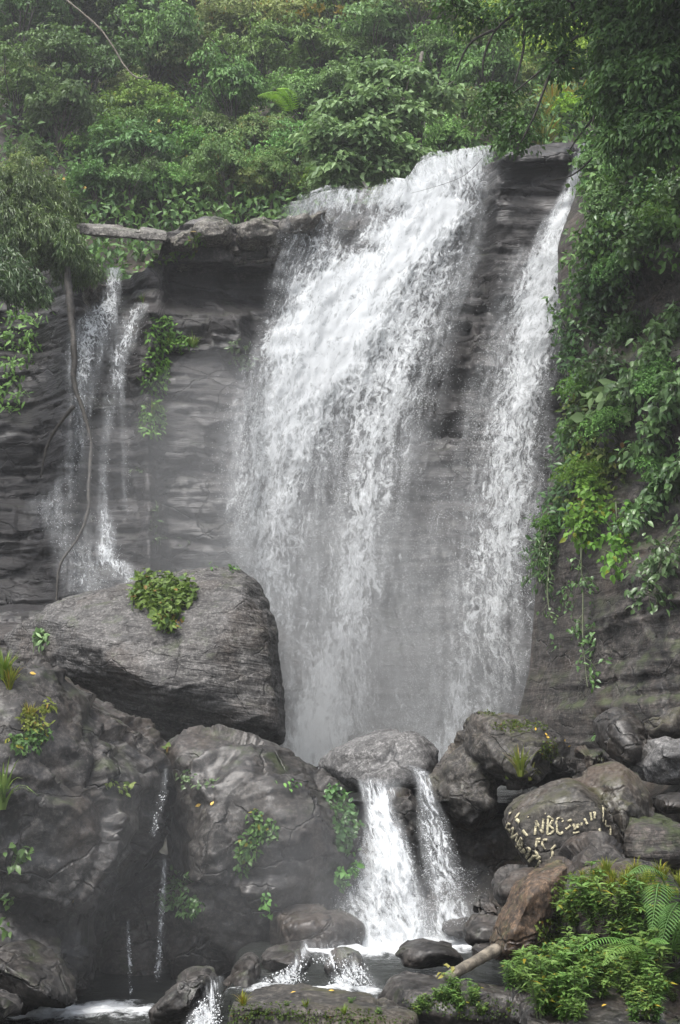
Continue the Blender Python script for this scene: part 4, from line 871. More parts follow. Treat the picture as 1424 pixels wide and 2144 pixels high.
def crown_geo(seed, ncl, per, L, Wd, cr=.17, nb=7, up=.75, hi=False, gap=.0, cz=1.1, squash=.85):
    rs = np.random.RandomState(seed); g = Geo(); tips = []
    bl = [(np.zeros(3), .55)]
    for i in range(nb):
        d = unit(rs.randn(3)); d[2] = abs(d[2]) * .9 - .25
        bl.append((d * (.45 + .45 * rs.rand()), .22 + .26 * rs.rand()))
    for i in range(ncl):
        c0, r0 = bl[rs.randint(len(bl))] if rs.rand() < .85 else bl[0]
        d = unit(rs.randn(3))
        if d[2] < -.45: d[2] *= -.5
        c = c0 + d * r0 * (.55 + .5 * rs.rand() ** .5); c[2] *= squash
        ax = unit(c * (1 - up) + np.array([0, 0, up]) + d * .3)
        if rs.rand() < .24: c = c * (1.08 + .38 * rs.rand())
        if gap and rs.rand() < gap: continue
        cluster_leaves(g, rs, c + np.array([0, 0, cz]), ax, max(4, int(per * (.6 + .8 * rs.rand()))), cr * (.7 + .6 * rs.rand()), L, Wd, .25 + .5 * rs.rand(), hi=hi)
        tips.append(c + np.array([0, 0, cz]))
    return g, np.array(tips)
def trunk_geo(seed, tips, h=.8, r=.05, nlimb=12, ntwig=40):
    rs = np.random.RandomState(seed + 500); g = Geo()
    base = np.array([0, 0, -.35]); top = np.array([.08 * rs.randn(), .08 * rs.randn(), h])
    tube(g, smooth_path([base, base * .5 + top * .3 + rs.randn(3) * .03, top], 8), np.linspace(r, r * .55, 8), 7, .5, .3, seed)
    limbs = []
    for i in rs.permutation(len(tips))[:nlimb]:
        t = tips[i]; s = base + (top - base) * (.55 + .45 * rs.rand()); m = (s + t) / 2 + np.array([0, 0, .08]) + rs.randn(3) * .06
        p = smooth_path([s, m, t], 7); limbs.append(p); tube(g, p, np.linspace(r * .45, r * .12, 7), 5, .5, .2, seed)
    for i in rs.permutation(len(tips))[:ntwig]:
        t = tips[i]; p = limbs[rs.randint(len(limbs))]; s = p[3 + rs.randint(3)]
        if np.linalg.norm(s - t) < .7: tube(g, smooth_path([s, (s + t) / 2 + rs.randn(3) * .05, t], 5), np.linspace(r * .16, r * .06, 5), 4)
    return g
HIDE = (0, 0, -1000)
class Proto:
    def __init__(s, name, cat, builder): s.name, s.cat, s.b, s.root = name, cat, builder, None
    def place(s, loc, rot, scale, color, label, group=None, name=None):
        if s.root is None:
            s.root = empty(name or s.name, loc, label, s.cat, group); s.b(s.root)
            r = s.root; r.rotation_euler = rot; r.scale = scale
            for c in r.children: c.color = (*color, 1)
            return r
        r = dup(s.root, loc, rot, scale, (*color, 1), label, group)
        if not group and 'group' in r: del r['group']
        return r
def shrub_proto(name, cat, mat, bark, seed, ncl, per, L, Wd, **kw):
    def b(root):
        tw = kw.pop('twigs', 40); th = kw.pop('th', .8)
        g, tips = crown_geo(seed, ncl, per, L, Wd, **kw); o = g.build('crown', M[mat], root, smooth=False)
        t = trunk_geo(seed, tips, th, .05, 12, tw).build('trunk', M[bark], root)
    return Proto(name, cat, b)
PR = {
 'broad': [shrub_proto('broadleaf_tree', 'tree', 'leaf_broad', 'bark', 100 + i, 170, 20, .125, .038, cr=.18, nb=9, up=.85, gap=.1, squash=.8) for i in range(3)],
 'small': [shrub_proto('small_leaved_tree', 'tree', 'leaf_small', 'bark', 110 + i, 260, 24, .075, .022, cr=.13, nb=10, up=.6) for i in range(3)],
 'dark': [shrub_proto('dark_leaved_tree', 'tree', 'leaf_dark', 'darkbark', 120 + i, 210, 25, .088, .026, cr=.15, nb=9, up=.6, gap=.1) for i in range(3)],
 'bright': [shrub_proto('green_shrub', 'shrub', 'leaf_bright', 'twig', 130 + i, 210, 19, .10, .026, cr=.15, nb=9, up=.65) for i in range(2)],
 'sparse': [shrub_proto('twiggy_shrub', 'shrub', 'leaf_small', 'bark', 140 + i, 110, 11, .08, .024, cr=.13, nb=8, up=.5, twigs=90) for i in range(2)],
}
def ground_depth(px, py, rp, lo=32.5, hi=92, k=1.1, sink=.25):
    Y = np.linspace(lo, hi, 500); p = P(px, py, Y); rr = rp / FPX * Y
    dz = p[:, 2] - (k - sink) * rr - hill_z(p[:, 0], Y)
    i = np.argmax(dz < 0) if (dz < 0).any() else 499
    return Y[i], rr[i], p[i]
rs0 = np.random.RandomState(77)
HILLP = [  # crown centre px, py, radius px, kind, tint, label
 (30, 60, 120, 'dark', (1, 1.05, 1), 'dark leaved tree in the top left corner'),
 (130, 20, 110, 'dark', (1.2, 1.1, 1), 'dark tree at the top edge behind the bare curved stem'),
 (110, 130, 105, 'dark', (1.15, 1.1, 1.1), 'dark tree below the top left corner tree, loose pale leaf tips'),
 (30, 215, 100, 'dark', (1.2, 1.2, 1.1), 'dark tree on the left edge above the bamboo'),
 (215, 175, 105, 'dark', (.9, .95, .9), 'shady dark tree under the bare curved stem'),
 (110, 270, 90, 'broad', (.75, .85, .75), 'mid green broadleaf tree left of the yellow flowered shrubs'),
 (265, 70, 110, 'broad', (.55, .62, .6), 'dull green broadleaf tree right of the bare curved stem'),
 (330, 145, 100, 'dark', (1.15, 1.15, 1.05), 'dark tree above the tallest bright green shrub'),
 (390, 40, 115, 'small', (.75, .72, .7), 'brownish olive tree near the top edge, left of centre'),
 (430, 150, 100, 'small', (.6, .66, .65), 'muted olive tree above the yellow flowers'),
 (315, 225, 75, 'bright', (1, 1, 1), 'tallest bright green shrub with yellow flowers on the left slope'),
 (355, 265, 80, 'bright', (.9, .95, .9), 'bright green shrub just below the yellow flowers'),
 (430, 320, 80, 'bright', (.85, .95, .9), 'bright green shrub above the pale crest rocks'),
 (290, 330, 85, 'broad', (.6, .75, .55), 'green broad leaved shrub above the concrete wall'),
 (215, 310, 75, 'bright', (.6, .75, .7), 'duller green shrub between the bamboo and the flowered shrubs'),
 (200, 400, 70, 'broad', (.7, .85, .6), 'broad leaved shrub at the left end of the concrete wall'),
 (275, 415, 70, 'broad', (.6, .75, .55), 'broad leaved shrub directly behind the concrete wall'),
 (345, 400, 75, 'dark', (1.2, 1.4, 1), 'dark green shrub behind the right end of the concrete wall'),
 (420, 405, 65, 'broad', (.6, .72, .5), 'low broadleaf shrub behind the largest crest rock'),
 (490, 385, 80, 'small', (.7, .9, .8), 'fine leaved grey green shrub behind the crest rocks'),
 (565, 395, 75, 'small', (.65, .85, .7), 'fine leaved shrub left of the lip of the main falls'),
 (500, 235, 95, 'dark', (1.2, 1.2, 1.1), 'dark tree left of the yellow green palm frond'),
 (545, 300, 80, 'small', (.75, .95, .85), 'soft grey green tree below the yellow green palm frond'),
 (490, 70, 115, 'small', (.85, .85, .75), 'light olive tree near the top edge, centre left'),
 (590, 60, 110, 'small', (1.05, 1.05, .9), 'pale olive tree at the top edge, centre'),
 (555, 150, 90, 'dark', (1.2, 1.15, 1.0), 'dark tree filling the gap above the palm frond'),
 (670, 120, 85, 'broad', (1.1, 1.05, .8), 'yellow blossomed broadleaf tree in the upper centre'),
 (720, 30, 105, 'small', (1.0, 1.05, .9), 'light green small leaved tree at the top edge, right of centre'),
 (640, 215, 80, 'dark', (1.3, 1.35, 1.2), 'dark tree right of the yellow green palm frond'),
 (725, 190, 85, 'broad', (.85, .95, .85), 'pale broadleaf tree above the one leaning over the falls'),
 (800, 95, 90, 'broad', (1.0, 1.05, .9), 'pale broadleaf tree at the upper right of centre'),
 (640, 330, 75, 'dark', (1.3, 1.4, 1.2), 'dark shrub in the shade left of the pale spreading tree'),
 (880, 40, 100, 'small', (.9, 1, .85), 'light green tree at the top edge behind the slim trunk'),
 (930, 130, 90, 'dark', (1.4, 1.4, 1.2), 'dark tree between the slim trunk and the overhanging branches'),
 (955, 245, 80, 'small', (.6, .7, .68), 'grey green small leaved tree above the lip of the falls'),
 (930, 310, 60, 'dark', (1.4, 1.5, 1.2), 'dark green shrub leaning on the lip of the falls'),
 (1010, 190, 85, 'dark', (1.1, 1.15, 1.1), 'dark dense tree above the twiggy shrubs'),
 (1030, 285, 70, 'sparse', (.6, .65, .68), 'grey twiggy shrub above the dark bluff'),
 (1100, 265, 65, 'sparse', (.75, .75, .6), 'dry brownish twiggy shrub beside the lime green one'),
 (1070, 70, 90, 'bright', (1.5, 1.4, 1.0), 'sunlit yellow green tree seen through the hanging twigs'),  # sunlight put into the raised leaf tint
 (1165, 120, 85, 'bright', (1.6, 1.5, .8), 'sunlit bright green tree behind the dark overhanging branch'),  # tint brightened here too, to look sunlit
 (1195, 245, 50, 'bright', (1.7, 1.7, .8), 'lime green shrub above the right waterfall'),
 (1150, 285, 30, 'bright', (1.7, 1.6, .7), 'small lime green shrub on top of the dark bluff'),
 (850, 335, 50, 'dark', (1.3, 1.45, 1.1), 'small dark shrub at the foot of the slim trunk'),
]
for i in range(16):
    HILLP.append((-60 + i * 100, -75 + 25 * math.sin(i * 2.3), 120, ('dark', 'small', 'broad')[i % 3], (.8, .85, .8), 'tree of the upper forest edge, only its lower leaves in view'))
for i in range(54):
    HILLP.append((rs0.uniform(-10, 1180), rs0.uniform(-10, 420), rs0.uniform(34, 62), ('dark', 'small', 'broad', 'bright', 'sparse')[rs0.choice(5, p=(.25, .3, .25, .12, .08))], tuple(np.array([1, 1, .88]) * rs0.uniform(.5, 1.15)), 'little shrub filling a gap between the larger trees on the hillside'))
yf = []
for i, (px, py, rp, kd, colr, lb) in enumerate(HILLP):
    if px < 300 and py < 300: colr = tuple(.72 * q for q in colr)  # top left leaf tints darkened to give deeper shadow
    Y, rr, c = ground_depth(px, py, rp)
    pr = PR[kd][i % len(PR[kd])]
    rr *= 1.12
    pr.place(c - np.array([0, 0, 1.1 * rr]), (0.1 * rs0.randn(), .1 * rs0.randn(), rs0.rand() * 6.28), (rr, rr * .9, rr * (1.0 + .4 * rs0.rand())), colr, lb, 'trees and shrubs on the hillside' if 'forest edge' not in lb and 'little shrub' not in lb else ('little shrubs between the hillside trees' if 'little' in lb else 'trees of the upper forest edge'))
    if 'yellow flower' in lb or 'yellow blossom' in lb: yf.append((c, rr))
# undergrowth covering the slope between the trees
def scatter_leaves(name, pts, nrm, L, Wd, mat, seed, clump=4, spread=.25, up=.4, hi=False, tint=.35, drp=.2):
    rs = np.random.RandomState(seed); g = Geo(); n = len(pts)
    p = np.repeat(pts, clump, 0) + rs.randn(n * clump, 3) * spread; nn = np.repeat(nrm, clump, 0) + rs.randn(n * clump, 3) * .45; nn[:, 2] += up
    d = rs.randn(n * clump, 3); d[:, 2] -= .5
    t = np.repeat(np.clip(tint + .3 * rs.randn(n), 0, 1), clump)
    leaves(g, p, d, nn, L * (.6 + .7 * rs.rand(n * clump)), Wd * (.6 + .7 * rs.rand(n * clump)), .3, drp, np.clip(t + .12 * rs.randn(n * clump), 0, 1), hi)
    return g.build(name, M[mat], None, smooth=False)
rs = np.random.RandomState(5)
ux = rs.uniform(-26, 26, 26000); uy = 33.3 + 30 * rs.rand(26000) ** 1.3
uz = hill_z(ux, uy); ok = uy > 33.2
up_ = np.stack([ux, uy, uz], 1); up_[:, 2] += .1 + .9 * np.maximum(0, fbm(up_ * .7, 131, 3)) + .5 * rs.rand(len(up_))
kind(scatter_leaves('undergrowth', up_, np.tile([0, -.6, .6], (len(up_), 1)), .26, .07, 'leaf_dark', 6, 4, .3), 'stuff')

# yellow flowers on the flowering shrubs
def flower(px, py, Y, r, label):
    c = P(px, py, Y); g = Geo(); rs = np.random.RandomState(int(px))
    a = np.arange(6) * 1.047; d = np.stack([np.cos(a), -.35 + 0 * a, np.sin(a)], 1)
    leaves(g, np.zeros((6, 3)), d, np.tile([0, -1, .3], (6, 1)), r, r * .42, .1, .2, .5, True)
    o = g.build('flower', M['yellow'], None); o.location = tuple(c); tag(o, label, 'flower', 'yellow flowers on the left slope'); o.scale = (.62, .62, .62)
def first_hit_depth(px, py, dflt): return dflt
FL = [(313, 279, .17, 'largest yellow flower on the tallest bright green shrub'), (332, 253, .11, 'small orange yellow flower above the largest one'), (396, 232, .12, 'yellow flower on the right upper side of the bright shrub'), (163, 356, .12, 'yellow flower left above the concrete wall, beside the bamboo'), (134, 374, .08, 'small pale yellow bloom right beside the bamboo tips'), (178, 393, .08, 'small yellow bloom above the left end of the concrete wall'), (1202, 146, .13, 'orange flower among the dark overhanging leaves')]
for px, py, r, lb in FL:
    Y, rr, c = ground_depth(px, py, 70); flower(px, py, Y - rr * 1.25, r, lb)
g = Geo(); rs = np.random.RandomState(3)
for c, rr in yf[-1:]:
    for i in range(16):
        q = c + np.array([rs.uniform(-.5, .6), -.75, .55 + .3 * rs.rand()]) * rr
        d = unit(rs.randn(7, 3) + np.array([0, 0, 1.2])); leaves(g, np.repeat(q[None], 7, 0), d, rs.randn(7, 3), .16, .04, .2, .1, .98)
tag(g.build('blossoms', M['leaf_small'], None, smooth=False), 'pale yellow blossom sprays on the upper centre broadleaf tree', 'blossom')

# ------------------------------------------------------------------ custom trees
def custom_tree(name, label, trunk, tr, limbs, blobs, mat, bark, seed, L, Wd, per, cr, up=.8, hi=False, lr=.4, cat='tree', color=(1, 1, 1)):
    """trunk and limbs as (px, py, depth) paths, foliage as (px, py, radius px, depth, clusters)"""
    rs = np.random.RandomState(seed)
    tp = np.array([P(*q) for q in trunk]); base = tp[0]
    root = empty(name, base, label, cat)
    g = Geo(); tp = smooth_path(tp, 24) - base; tube(g, tp, np.linspace(tr, tr * .5, 24) , 8, .5, .25, seed)
    for lb in limbs:
        q = smooth_path(np.array([P(*x) for x in lb]), 14) - base; tube(g, q, np.linspace(tr * lr, tr * .1, 14), 6, .5, .2, seed)
    g2 = Geo(); ends = []
    for px, py, rp, Y, n in blobs:
        c0 = P(px, py, Y) - base; r0 = rp / FPX * Y
        for i in range(n):
            d = unit(rs.randn(3)); c = c0 + d * r0 * rs.rand() ** .45 * np.array([1, 1, .75])
            ax = np.array([0, -.15, up]) + d * (1 - up) * 1.2
            cluster_leaves(g2, rs, c, ax, max(4, int(per * (.6 + .8 * rs.rand()))), cr * (.7 + .6 * rs.rand()), L, Wd, .2 + .6 * rs.rand(), hi=hi)
            if i % 4 == 0: tube(g, smooth_path([c0 + rs.randn(3) * r0 * .2, (c0 + c) / 2 + rs.randn(3) * r0 * .12, c], 5), np.linspace(tr * .12, tr * .05, 5), 4)
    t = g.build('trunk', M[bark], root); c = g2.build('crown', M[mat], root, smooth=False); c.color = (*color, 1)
    return root
custom_tree('broadleaf_tree', 'pale layered broadleaf tree with a slim trunk beside the lip of the falls',
    [(877, 385, 33.2), (876, 330, 33.2), (880, 250, 33.2), (876, 170, 33.4), (884, 110, 33.8)], .10,
    [[(878, 300, 33.2), (840, 250, 32.8), (780, 225, 32.4)], [(877, 330, 33.2), (820, 300, 32.6), (760, 310, 32.0), (700, 300, 31.9)], [(876, 345, 33.2), (840, 325, 32.6), (815, 335, 32.2)], [(878, 220, 33.2), (920, 190, 33), (950, 170, 33)], [(876, 345, 33.2), (905, 330, 32.8), (925, 325, 32.6)], [(838, 250, 32.8), (850, 190, 32.6), (862, 150, 32.8)]],
    [(790, 215, 55, 32.4, 46), (720, 225, 50, 32.4, 34), (690, 290, 60, 32.0, 50), (770, 290, 65, 31.9, 60), (715, 345, 55, 31.9, 44), (800, 345, 45, 32.0, 34), (845, 320, 40, 32.2, 26), (850, 240, 45, 32.6, 30), (905, 335, 30, 32.6, 16), (790, 160, 55, 33.2, 36), (860, 165, 45, 33, 26), (700, 385, 26, 31.9, 12), (930, 200, 35, 33, 16)],
    'leaf_broad', 'bark', 41, .24, .075, 14, .34, .88)
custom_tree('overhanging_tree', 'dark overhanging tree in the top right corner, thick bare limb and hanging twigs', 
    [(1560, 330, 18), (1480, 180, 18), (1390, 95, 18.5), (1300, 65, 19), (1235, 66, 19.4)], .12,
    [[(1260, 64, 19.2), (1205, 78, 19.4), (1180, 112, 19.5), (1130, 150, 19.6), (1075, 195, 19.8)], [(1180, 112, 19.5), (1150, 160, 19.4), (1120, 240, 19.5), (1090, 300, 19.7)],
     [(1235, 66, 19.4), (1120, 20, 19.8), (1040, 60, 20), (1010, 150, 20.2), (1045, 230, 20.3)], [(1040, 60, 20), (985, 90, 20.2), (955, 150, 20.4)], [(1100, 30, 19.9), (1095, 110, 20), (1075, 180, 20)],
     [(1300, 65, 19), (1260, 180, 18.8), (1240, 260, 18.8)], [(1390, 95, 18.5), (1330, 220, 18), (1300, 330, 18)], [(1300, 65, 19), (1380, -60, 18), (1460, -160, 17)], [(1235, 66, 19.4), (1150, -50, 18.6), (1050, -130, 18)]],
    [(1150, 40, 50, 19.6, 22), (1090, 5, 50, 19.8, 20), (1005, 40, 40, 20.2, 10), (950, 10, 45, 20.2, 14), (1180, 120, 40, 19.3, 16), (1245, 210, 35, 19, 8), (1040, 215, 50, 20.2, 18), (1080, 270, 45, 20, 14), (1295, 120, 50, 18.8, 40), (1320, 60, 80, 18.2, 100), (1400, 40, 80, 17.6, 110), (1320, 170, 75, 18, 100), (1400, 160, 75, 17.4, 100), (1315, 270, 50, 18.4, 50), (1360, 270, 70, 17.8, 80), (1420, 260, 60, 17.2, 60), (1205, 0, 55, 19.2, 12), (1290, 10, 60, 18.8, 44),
     (1300, -130, 130, 17.5, 130), (1450, -100, 150, 16.5, 160), (1560, 60, 130, 16.5, 110), (1180, -150, 120, 18.5, 100), (1450, -300, 170, 15, 140), (1620, -200, 170, 15, 140), (1280, -320, 150, 16.5, 120)],  # crown blobs above the view, put in to shade the right side
    'leaf_dark', 'darkbark', 43, .105, .027, 34, .30, .55, lr=.24, color=(.62, .66, .6))  # leaf tint lowered to deepen the shade of this corner
# bare curved stem high on the left, and the bare trunk down the left cliff
def stem_thing(name, label, cat, path, rad, mat, extra=(), n=40):
    pts = np.array([P(*q) for q in path]); base = pts[0]; g = Geo()
    sp = smooth_path(pts, n * 2) - base; rr_ = np.interp(np.linspace(0, 1, n * 2), np.linspace(0, 1, len(rad)), rad) * (1 + .45 * fbm(sp * 3.1, 7, 3))
    sp = sp + np.stack([fbm(sp * 2.3, 8, 2), fbm(sp * 2.3, 9, 2), 0 * rr_], 1) * rr_[:, None] * .8
    tube(g, sp, rr_, 10, .5, .35, 3)
    for e, r in extra:
        q = smooth_path(np.array([P(*x) for x in e]), 12) - base; tube(g, q, np.linspace(r, r * .4, 12), 5)
    o = g.build(name, M[mat]); o.location = tuple(base); return tag(o, label, cat)
stem_thing('bare_liana', 'long pale bare stem curving down from the top left edge', 'stem', [(105, -30, 36), (170, 25, 36), (205, 55, 36), (235, 95, 36), (262, 140, 36), (288, 163, 36), (305, 158, 36)], [.032, .028, .024, .016], 'palebark')
stem_thing('bare_tree', 'mottled bare trunk leaning down the left cliff beside the thin cascade', 'trunk', [(140, 560, 26.9), (146, 625, 26.6), (150, 680, 26.4), (153, 725, 26.2), (158, 800, 26.1), (172, 850, 26.0), (186, 900, 25.9), (192, 950, 25.8), (186, 1010, 25.6), (183, 1080, 25.4), (165, 1122, 25.3), (135, 1165, 25.1), (122, 1205, 25.0), (118, 1262, 24.9)], [.07, .075, .065, .05, .038, .034, .035, .03, .027, .024, .02], 'darkbark', [([(155, 850, 26.1), (130, 880, 26.2), (100, 930, 26.4), (85, 1000, 26.6)], .05)], 60)
for lb, pth, r in (('thin dark twig across the white lip of the main falls', [(1010, 330, 20.5), (975, 365, 20.6), (930, 385, 20.8), (860, 405, 21)], .006), ('forked dark twig hanging before the right waterfall', [(1240, 330, 20.5), (1218, 352, 20.6), (1190, 370, 20.7), (1150, 378, 20.9)], .018), ('dark slanting twig standing over the dark bluff', [(1260, 220, 20), (1230, 262, 20.3), (1205, 295, 20.6), (1190, 320, 20.8)], .022)):
    stem_thing('twig', lb, 'twig', pth, [r, r * .7, r * .4], 'darkbark')
# fallen log
g = Geo(); q = np.array([P(1040, 1988, 9.75), P(1000, 2010, 9.55), P(940, 2045, 9.25)]); tube(g, smooth_path(q, 14) - q[2], np.linspace(.046, .036, 14), 10, .5, .18, 9)
o = g.build('log', M['palebark']); o.location = tuple(q[2]); tag(o, 'short grey log propped against the rust brown slab', 'log')
g = Geo(); rs = np.random.RandomState(8); c = np.zeros((9, 3)) + rs.randn(9, 3) * .03; leaves(g, c, rs.randn(9, 3) + [-1, 0, 0], rs.randn(9, 3) * .3 + [0, -.5, 1], .05, .014, .3, .3, .95)
o = g.build('leaf_litter', M['leaf_grass'], None, smooth=False); o.location = tuple(P(940, 2040, 9.1)); tag(o, 'dry orange leaves caught at the lower end of the log', 'dead leaves')
# palm frond
def frond(g, path, Lp, Wp, n=30, tint=.5, hi=True, curl=.35, rad=.008):
    """a pinnate frond along a path: narrow leaflets both sides, shorter towards the tip"""
    p = smooth_path(path, n); d = unit(np.gradient(p, axis=0)); s = unit(np.cross(d, [0, 0, 1.0])); nn = np.cross(s, d)
    t = np.linspace(0, 1, n); ln = Lp * np.sin(np.pi * np.clip(.12 + .86 * t, 0, 1)) ** .7 * (1.05 - .5 * t)
    tube(g, p, np.linspace(rad, rad * .3, n), 5, .6)
    for sg in (-1, 1):
        dd = s * sg + d * (.25 + .5 * t[:, None]) - nn * .12
        leaves(g, p[2:], dd[2:], nn[2:], ln[2:], Wp * (.6 + .4 * ln[2:] / Lp), .25, curl, tint, hi)
g = Geo(); b = P(612, 235, 35.5)
frond(g, np.array([P(612, 235, 35.5), P(602, 212, 35.3), P(585, 196, 35.1), P(560, 194, 35), P(540, 200, 34.9)]) - b, .42, .016, 34, .85, True, .3, .02)
frond(g, np.array([P(612, 235, 35.5), P(608, 200, 35.2), P(596, 185, 34.9), P(580, 186, 34.7)]) - b, .36, .016, 26, .75, True, .4, .02)
o = g.build('palm_frond', M['leaf_bright'], None, smooth=False); o.location = tuple(b); o.color = (1.5, 1.4, .8, 1); tag(o, 'yellow green arching palm frond above the falls', 'palm')

# ------------------------------------------------------------------ bamboo at the left
def bamboo(root):
    rs = np.random.RandomState(9); g = Geo(); g2 = Geo()
    for i in range(26):
        a = rs.uniform(-2.9, .3); out = .35 + .55 * rs.rand(); top = .55 + .5 * rs.rand()
        d = np.array([math.cos(a), math.sin(a) , 0])
        p = smooth_path([np.zeros(3), d * out * .25 + [0, 0, top * .65], d * out * .7 + [0, 0, top], d * out * 1.1 + [0, 0, top * .72], d * out * 1.3 + [0, 0, top * .35]], 26)
        tube(g, p, np.linspace(.012, .003, 26), 5)
        for k in range(5, 26):
            for j in range(3):
                q = p[k] + rs.randn(3) * .03; n = rs.randint(5, 9)
                dd = rs.randn(n, 3) * .6 + unit(p[min(k + 1, 25)] - p[k - 1]) * .8 + [0, 0, -.55]
                leaves(g2, q + rs.randn(n, 3) * .035, dd, rs.randn(n, 3) * .5 + [0, -.5, .9], .105 * (.6 + .7 * rs.rand(n)), .0095, .3, .35, np.clip(.35 + .3 * rs.randn() + .15 * rs.randn(n), 0, 1))
    g.build('culms', M['twig'], root); g2.build('foliage', M['leaf_vine'], root, smooth=False)
PB = Proto('bamboo', 'bamboo', bamboo)
for px, py, Y, s, rz, lb in ((10, 560, 27.4, 1.55, .2, 'drooping bamboo clump on the left edge above the cliff'), (75, 590, 27.2, 1.25, 1.0, 'bamboo clump drooping over the cliff beside the concrete wall'), (-40, 680, 26.2, 1.5, -.5, 'darker bamboo hanging down the left cliff edge'), (30, 470, 28.2, 1.3, .7, 'upper bamboo clump behind the drooping one, under the dark trees')):
    PB.place(P(px, py, Y), (0, 0, rz), (s, s, s), (1.5, 1.4, 1.2) if 'darker' not in lb else (.9, .95, .9), lb, 'bamboo at the left cliff top')

# ------------------------------------------------------------------ things that cling to rock
def bvh_of(name):
    o = bpy.data.objects[name]; me = o.data; n = len(me.vertices); v = np.empty(n * 3, np.float32); me.vertices.foreach_get('co', v); v = v.reshape(-1, 3) + np.array(o.location)
    return BVHTree.FromPolygons(v.tolist(), [tuple(p.vertices) for p in me.polygons])
BC, BS, BG = bvh_of('cliff_face'), bvh_of('side_cliff'), bvh_of('ground')
ALL = [b for _, b in TMP] + [BG, BS, BC]
def hit(px, py, trees=None):
    best = None
    for b in (trees or ALL):
        h = cast(px, py, b)
        if h[0] is not None and (best is None or h[3] < best[2]): best = (np.array(h[0]), np.array(h[1]), h[3])
    return best
def creeper(label, ell, n, L, Wd, mat, seed, name='creeper', cat='creeper', trees=None, color=(1, 1, 1), out=.06, hi=True, tint=.5, group=None):
    """leaves rooted on the rock surface inside pixel ellipses (px, py, rx, ry)"""
    rs = np.random.RandomState(seed); pos, nr = [], []
    w = np.array([e[2] * e[3] for e in ell], float); w /= w.sum()
    for i in range(n):
        e = ell[rs.choice(len(ell), p=w)]; a = rs.rand() * 6.283; r = rs.rand() ** .6
        h = hit(e[0] + e[2] * r * math.cos(a), e[1] + e[3] * r * math.sin(a), trees)
        if h is None: continue
        nn = h[1] if h[1] @ np.array([0, -1, .1]) > 0 else -h[1]
        pos.append(h[0] + nn * out * rs.rand() ); nr.append(nn)
    if not pos: print('no hits for', label); return None
    pos = np.array(pos); nr = np.array(nr); m = len(pos); base = pos.mean(0)
    g = Geo(); d = rs.randn(m, 3) * .7 + nr * .5; d[:, 2] -= .55
    leaves(g, pos - base, d, nr + rs.randn(m, 3) * .35 + [0, 0, .5], L * (.6 + .7 * rs.rand(m)), Wd * (.6 + .7 * rs.rand(m)), .25, .25, np.clip(tint + .25 * rs.randn(m), 0, 1), hi)
    o = g.build(name, M[mat], None, smooth=False); o.location = tuple(base); o.color = (*color, 1)
    return tag(o, label, cat, group)
BB = [BV[b_big.name]]
creeper('thick heart shaped clump of green creeper on the huge bedded boulder', [(335, 1245, 52, 35), (375, 1248, 38, 30), (350, 1285, 30, 40), (310, 1250, 32, 26)], 1700, .115, .036, 'leaf_creeper', 201, trees=BB, out=.22, color=(1.1, 1.15, 1))
creeper('small grey green plant hanging on the left end of the huge boulder', [(92, 1335, 14, 17)], 60, .13, .04, 'leaf_broad', 202, 'creeper', 'plant', BB, out=.12)
creeper('few tiny plants on the top edge of the huge boulder', [(490, 1190, 10, 6), (440, 1187, 6, 4)], 30, .10, .03, 'leaf_dark', 203, 'creeper', 'plant', BB)
BM_ = [BV[b_mid.name]]
creeper('round leaved creeper hanging on the right shoulder of the plant-draped boulder', [(700, 1670, 24, 30), (725, 1720, 35, 35), (745, 1700, 25, 30), (715, 1760, 20, 25)], 420, .06, .024, 'leaf_vine', 204, trees=BM_, color=(.9, 1.1, .9))
creeper('lower darker tuft of creeper on the right flank of the plant-draped boulder', [(745, 1810, 14, 28), (715, 1830, 20, 20)], 120, .07, .022, 'leaf_dark', 205, trees=BM_, color=(1.3, 1.5, 1))
creeper('yellow green leafy plant on the middle of the plant-draped boulder', [(535, 1720, 18, 26), (520, 1775, 26, 30), (505, 1815, 14, 14), (560, 1740, 26, 26)], 300, .06, .017, 'leaf_herb', 206, 'creeper', 'plant', BM_, color=(.75, .8, .8))
creeper('drooping leafy plant low on the left of the plant-draped boulder', [(375, 1850, 24, 28), (395, 1895, 34, 24), (355, 1880, 14, 30)], 260, .065, .017, 'leaf_vine', 207, 'creeper', 'plant', BM_, color=(1.1, 1.2, .9))
creeper('sparse tiny herbs near the top of the plant-draped boulder', [(420, 1640, 40, 12), (390, 1620, 20, 12)], 50, .055, .017, 'leaf_vine', 208, 'creeper', 'plant', BM_)
creeper('small pale leaf rosette on the top left corner of the plant-draped boulder', [(340, 1575, 18, 20)], 40, .09, .03, 'leaf_creeper', 209, 'creeper', 'plant', BM_)
creeper('scattered herbs on the recessed rock left of the square wet block', [(555, 1890, 20, 26), (600, 1640, 30, 14)], 40, .055, .018, 'leaf_dark', 210, 'creeper', 'plant', color=(1.4, 1.5, 1.2))
BL = [BV[b_left.name]]
creeper('yellowing herbs on the ledge of the massive left rock, above the green ones', [(60, 1500, 26, 18), (100, 1480, 22, 12), (75, 1520, 30, 12)], 170, .06, .012, 'leaf_grass', 211, 'creeper', 'plant', BL, color=(1.0, .9, .7))
creeper('green leafy herbs on the ledge of the massive left rock', [(50, 1555, 32, 24), (80, 1540, 24, 16)], 230, .06, .015, 'leaf_herb', 212, 'creeper', 'plant', BL, color=(.8, .8, .8))
creeper('small dark herbs on the left edge of the massive left rock, halfway down', [(35, 1790, 26, 24), (20, 1880, 14, 20), (15, 1940, 18, 14)], 70, .08, .02, 'leaf_vine', 213, 'creeper', 'plant', BL, color=(1.1, 1.2, .8))
creeper('tiny herbs at the upper right corner of the massive left rock', [(260, 1648, 22, 8), (230, 1640, 10, 6)], 26, .06, .016, 'leaf_grass', 214, 'creeper', 'plant', BL)
BCL = [BC]
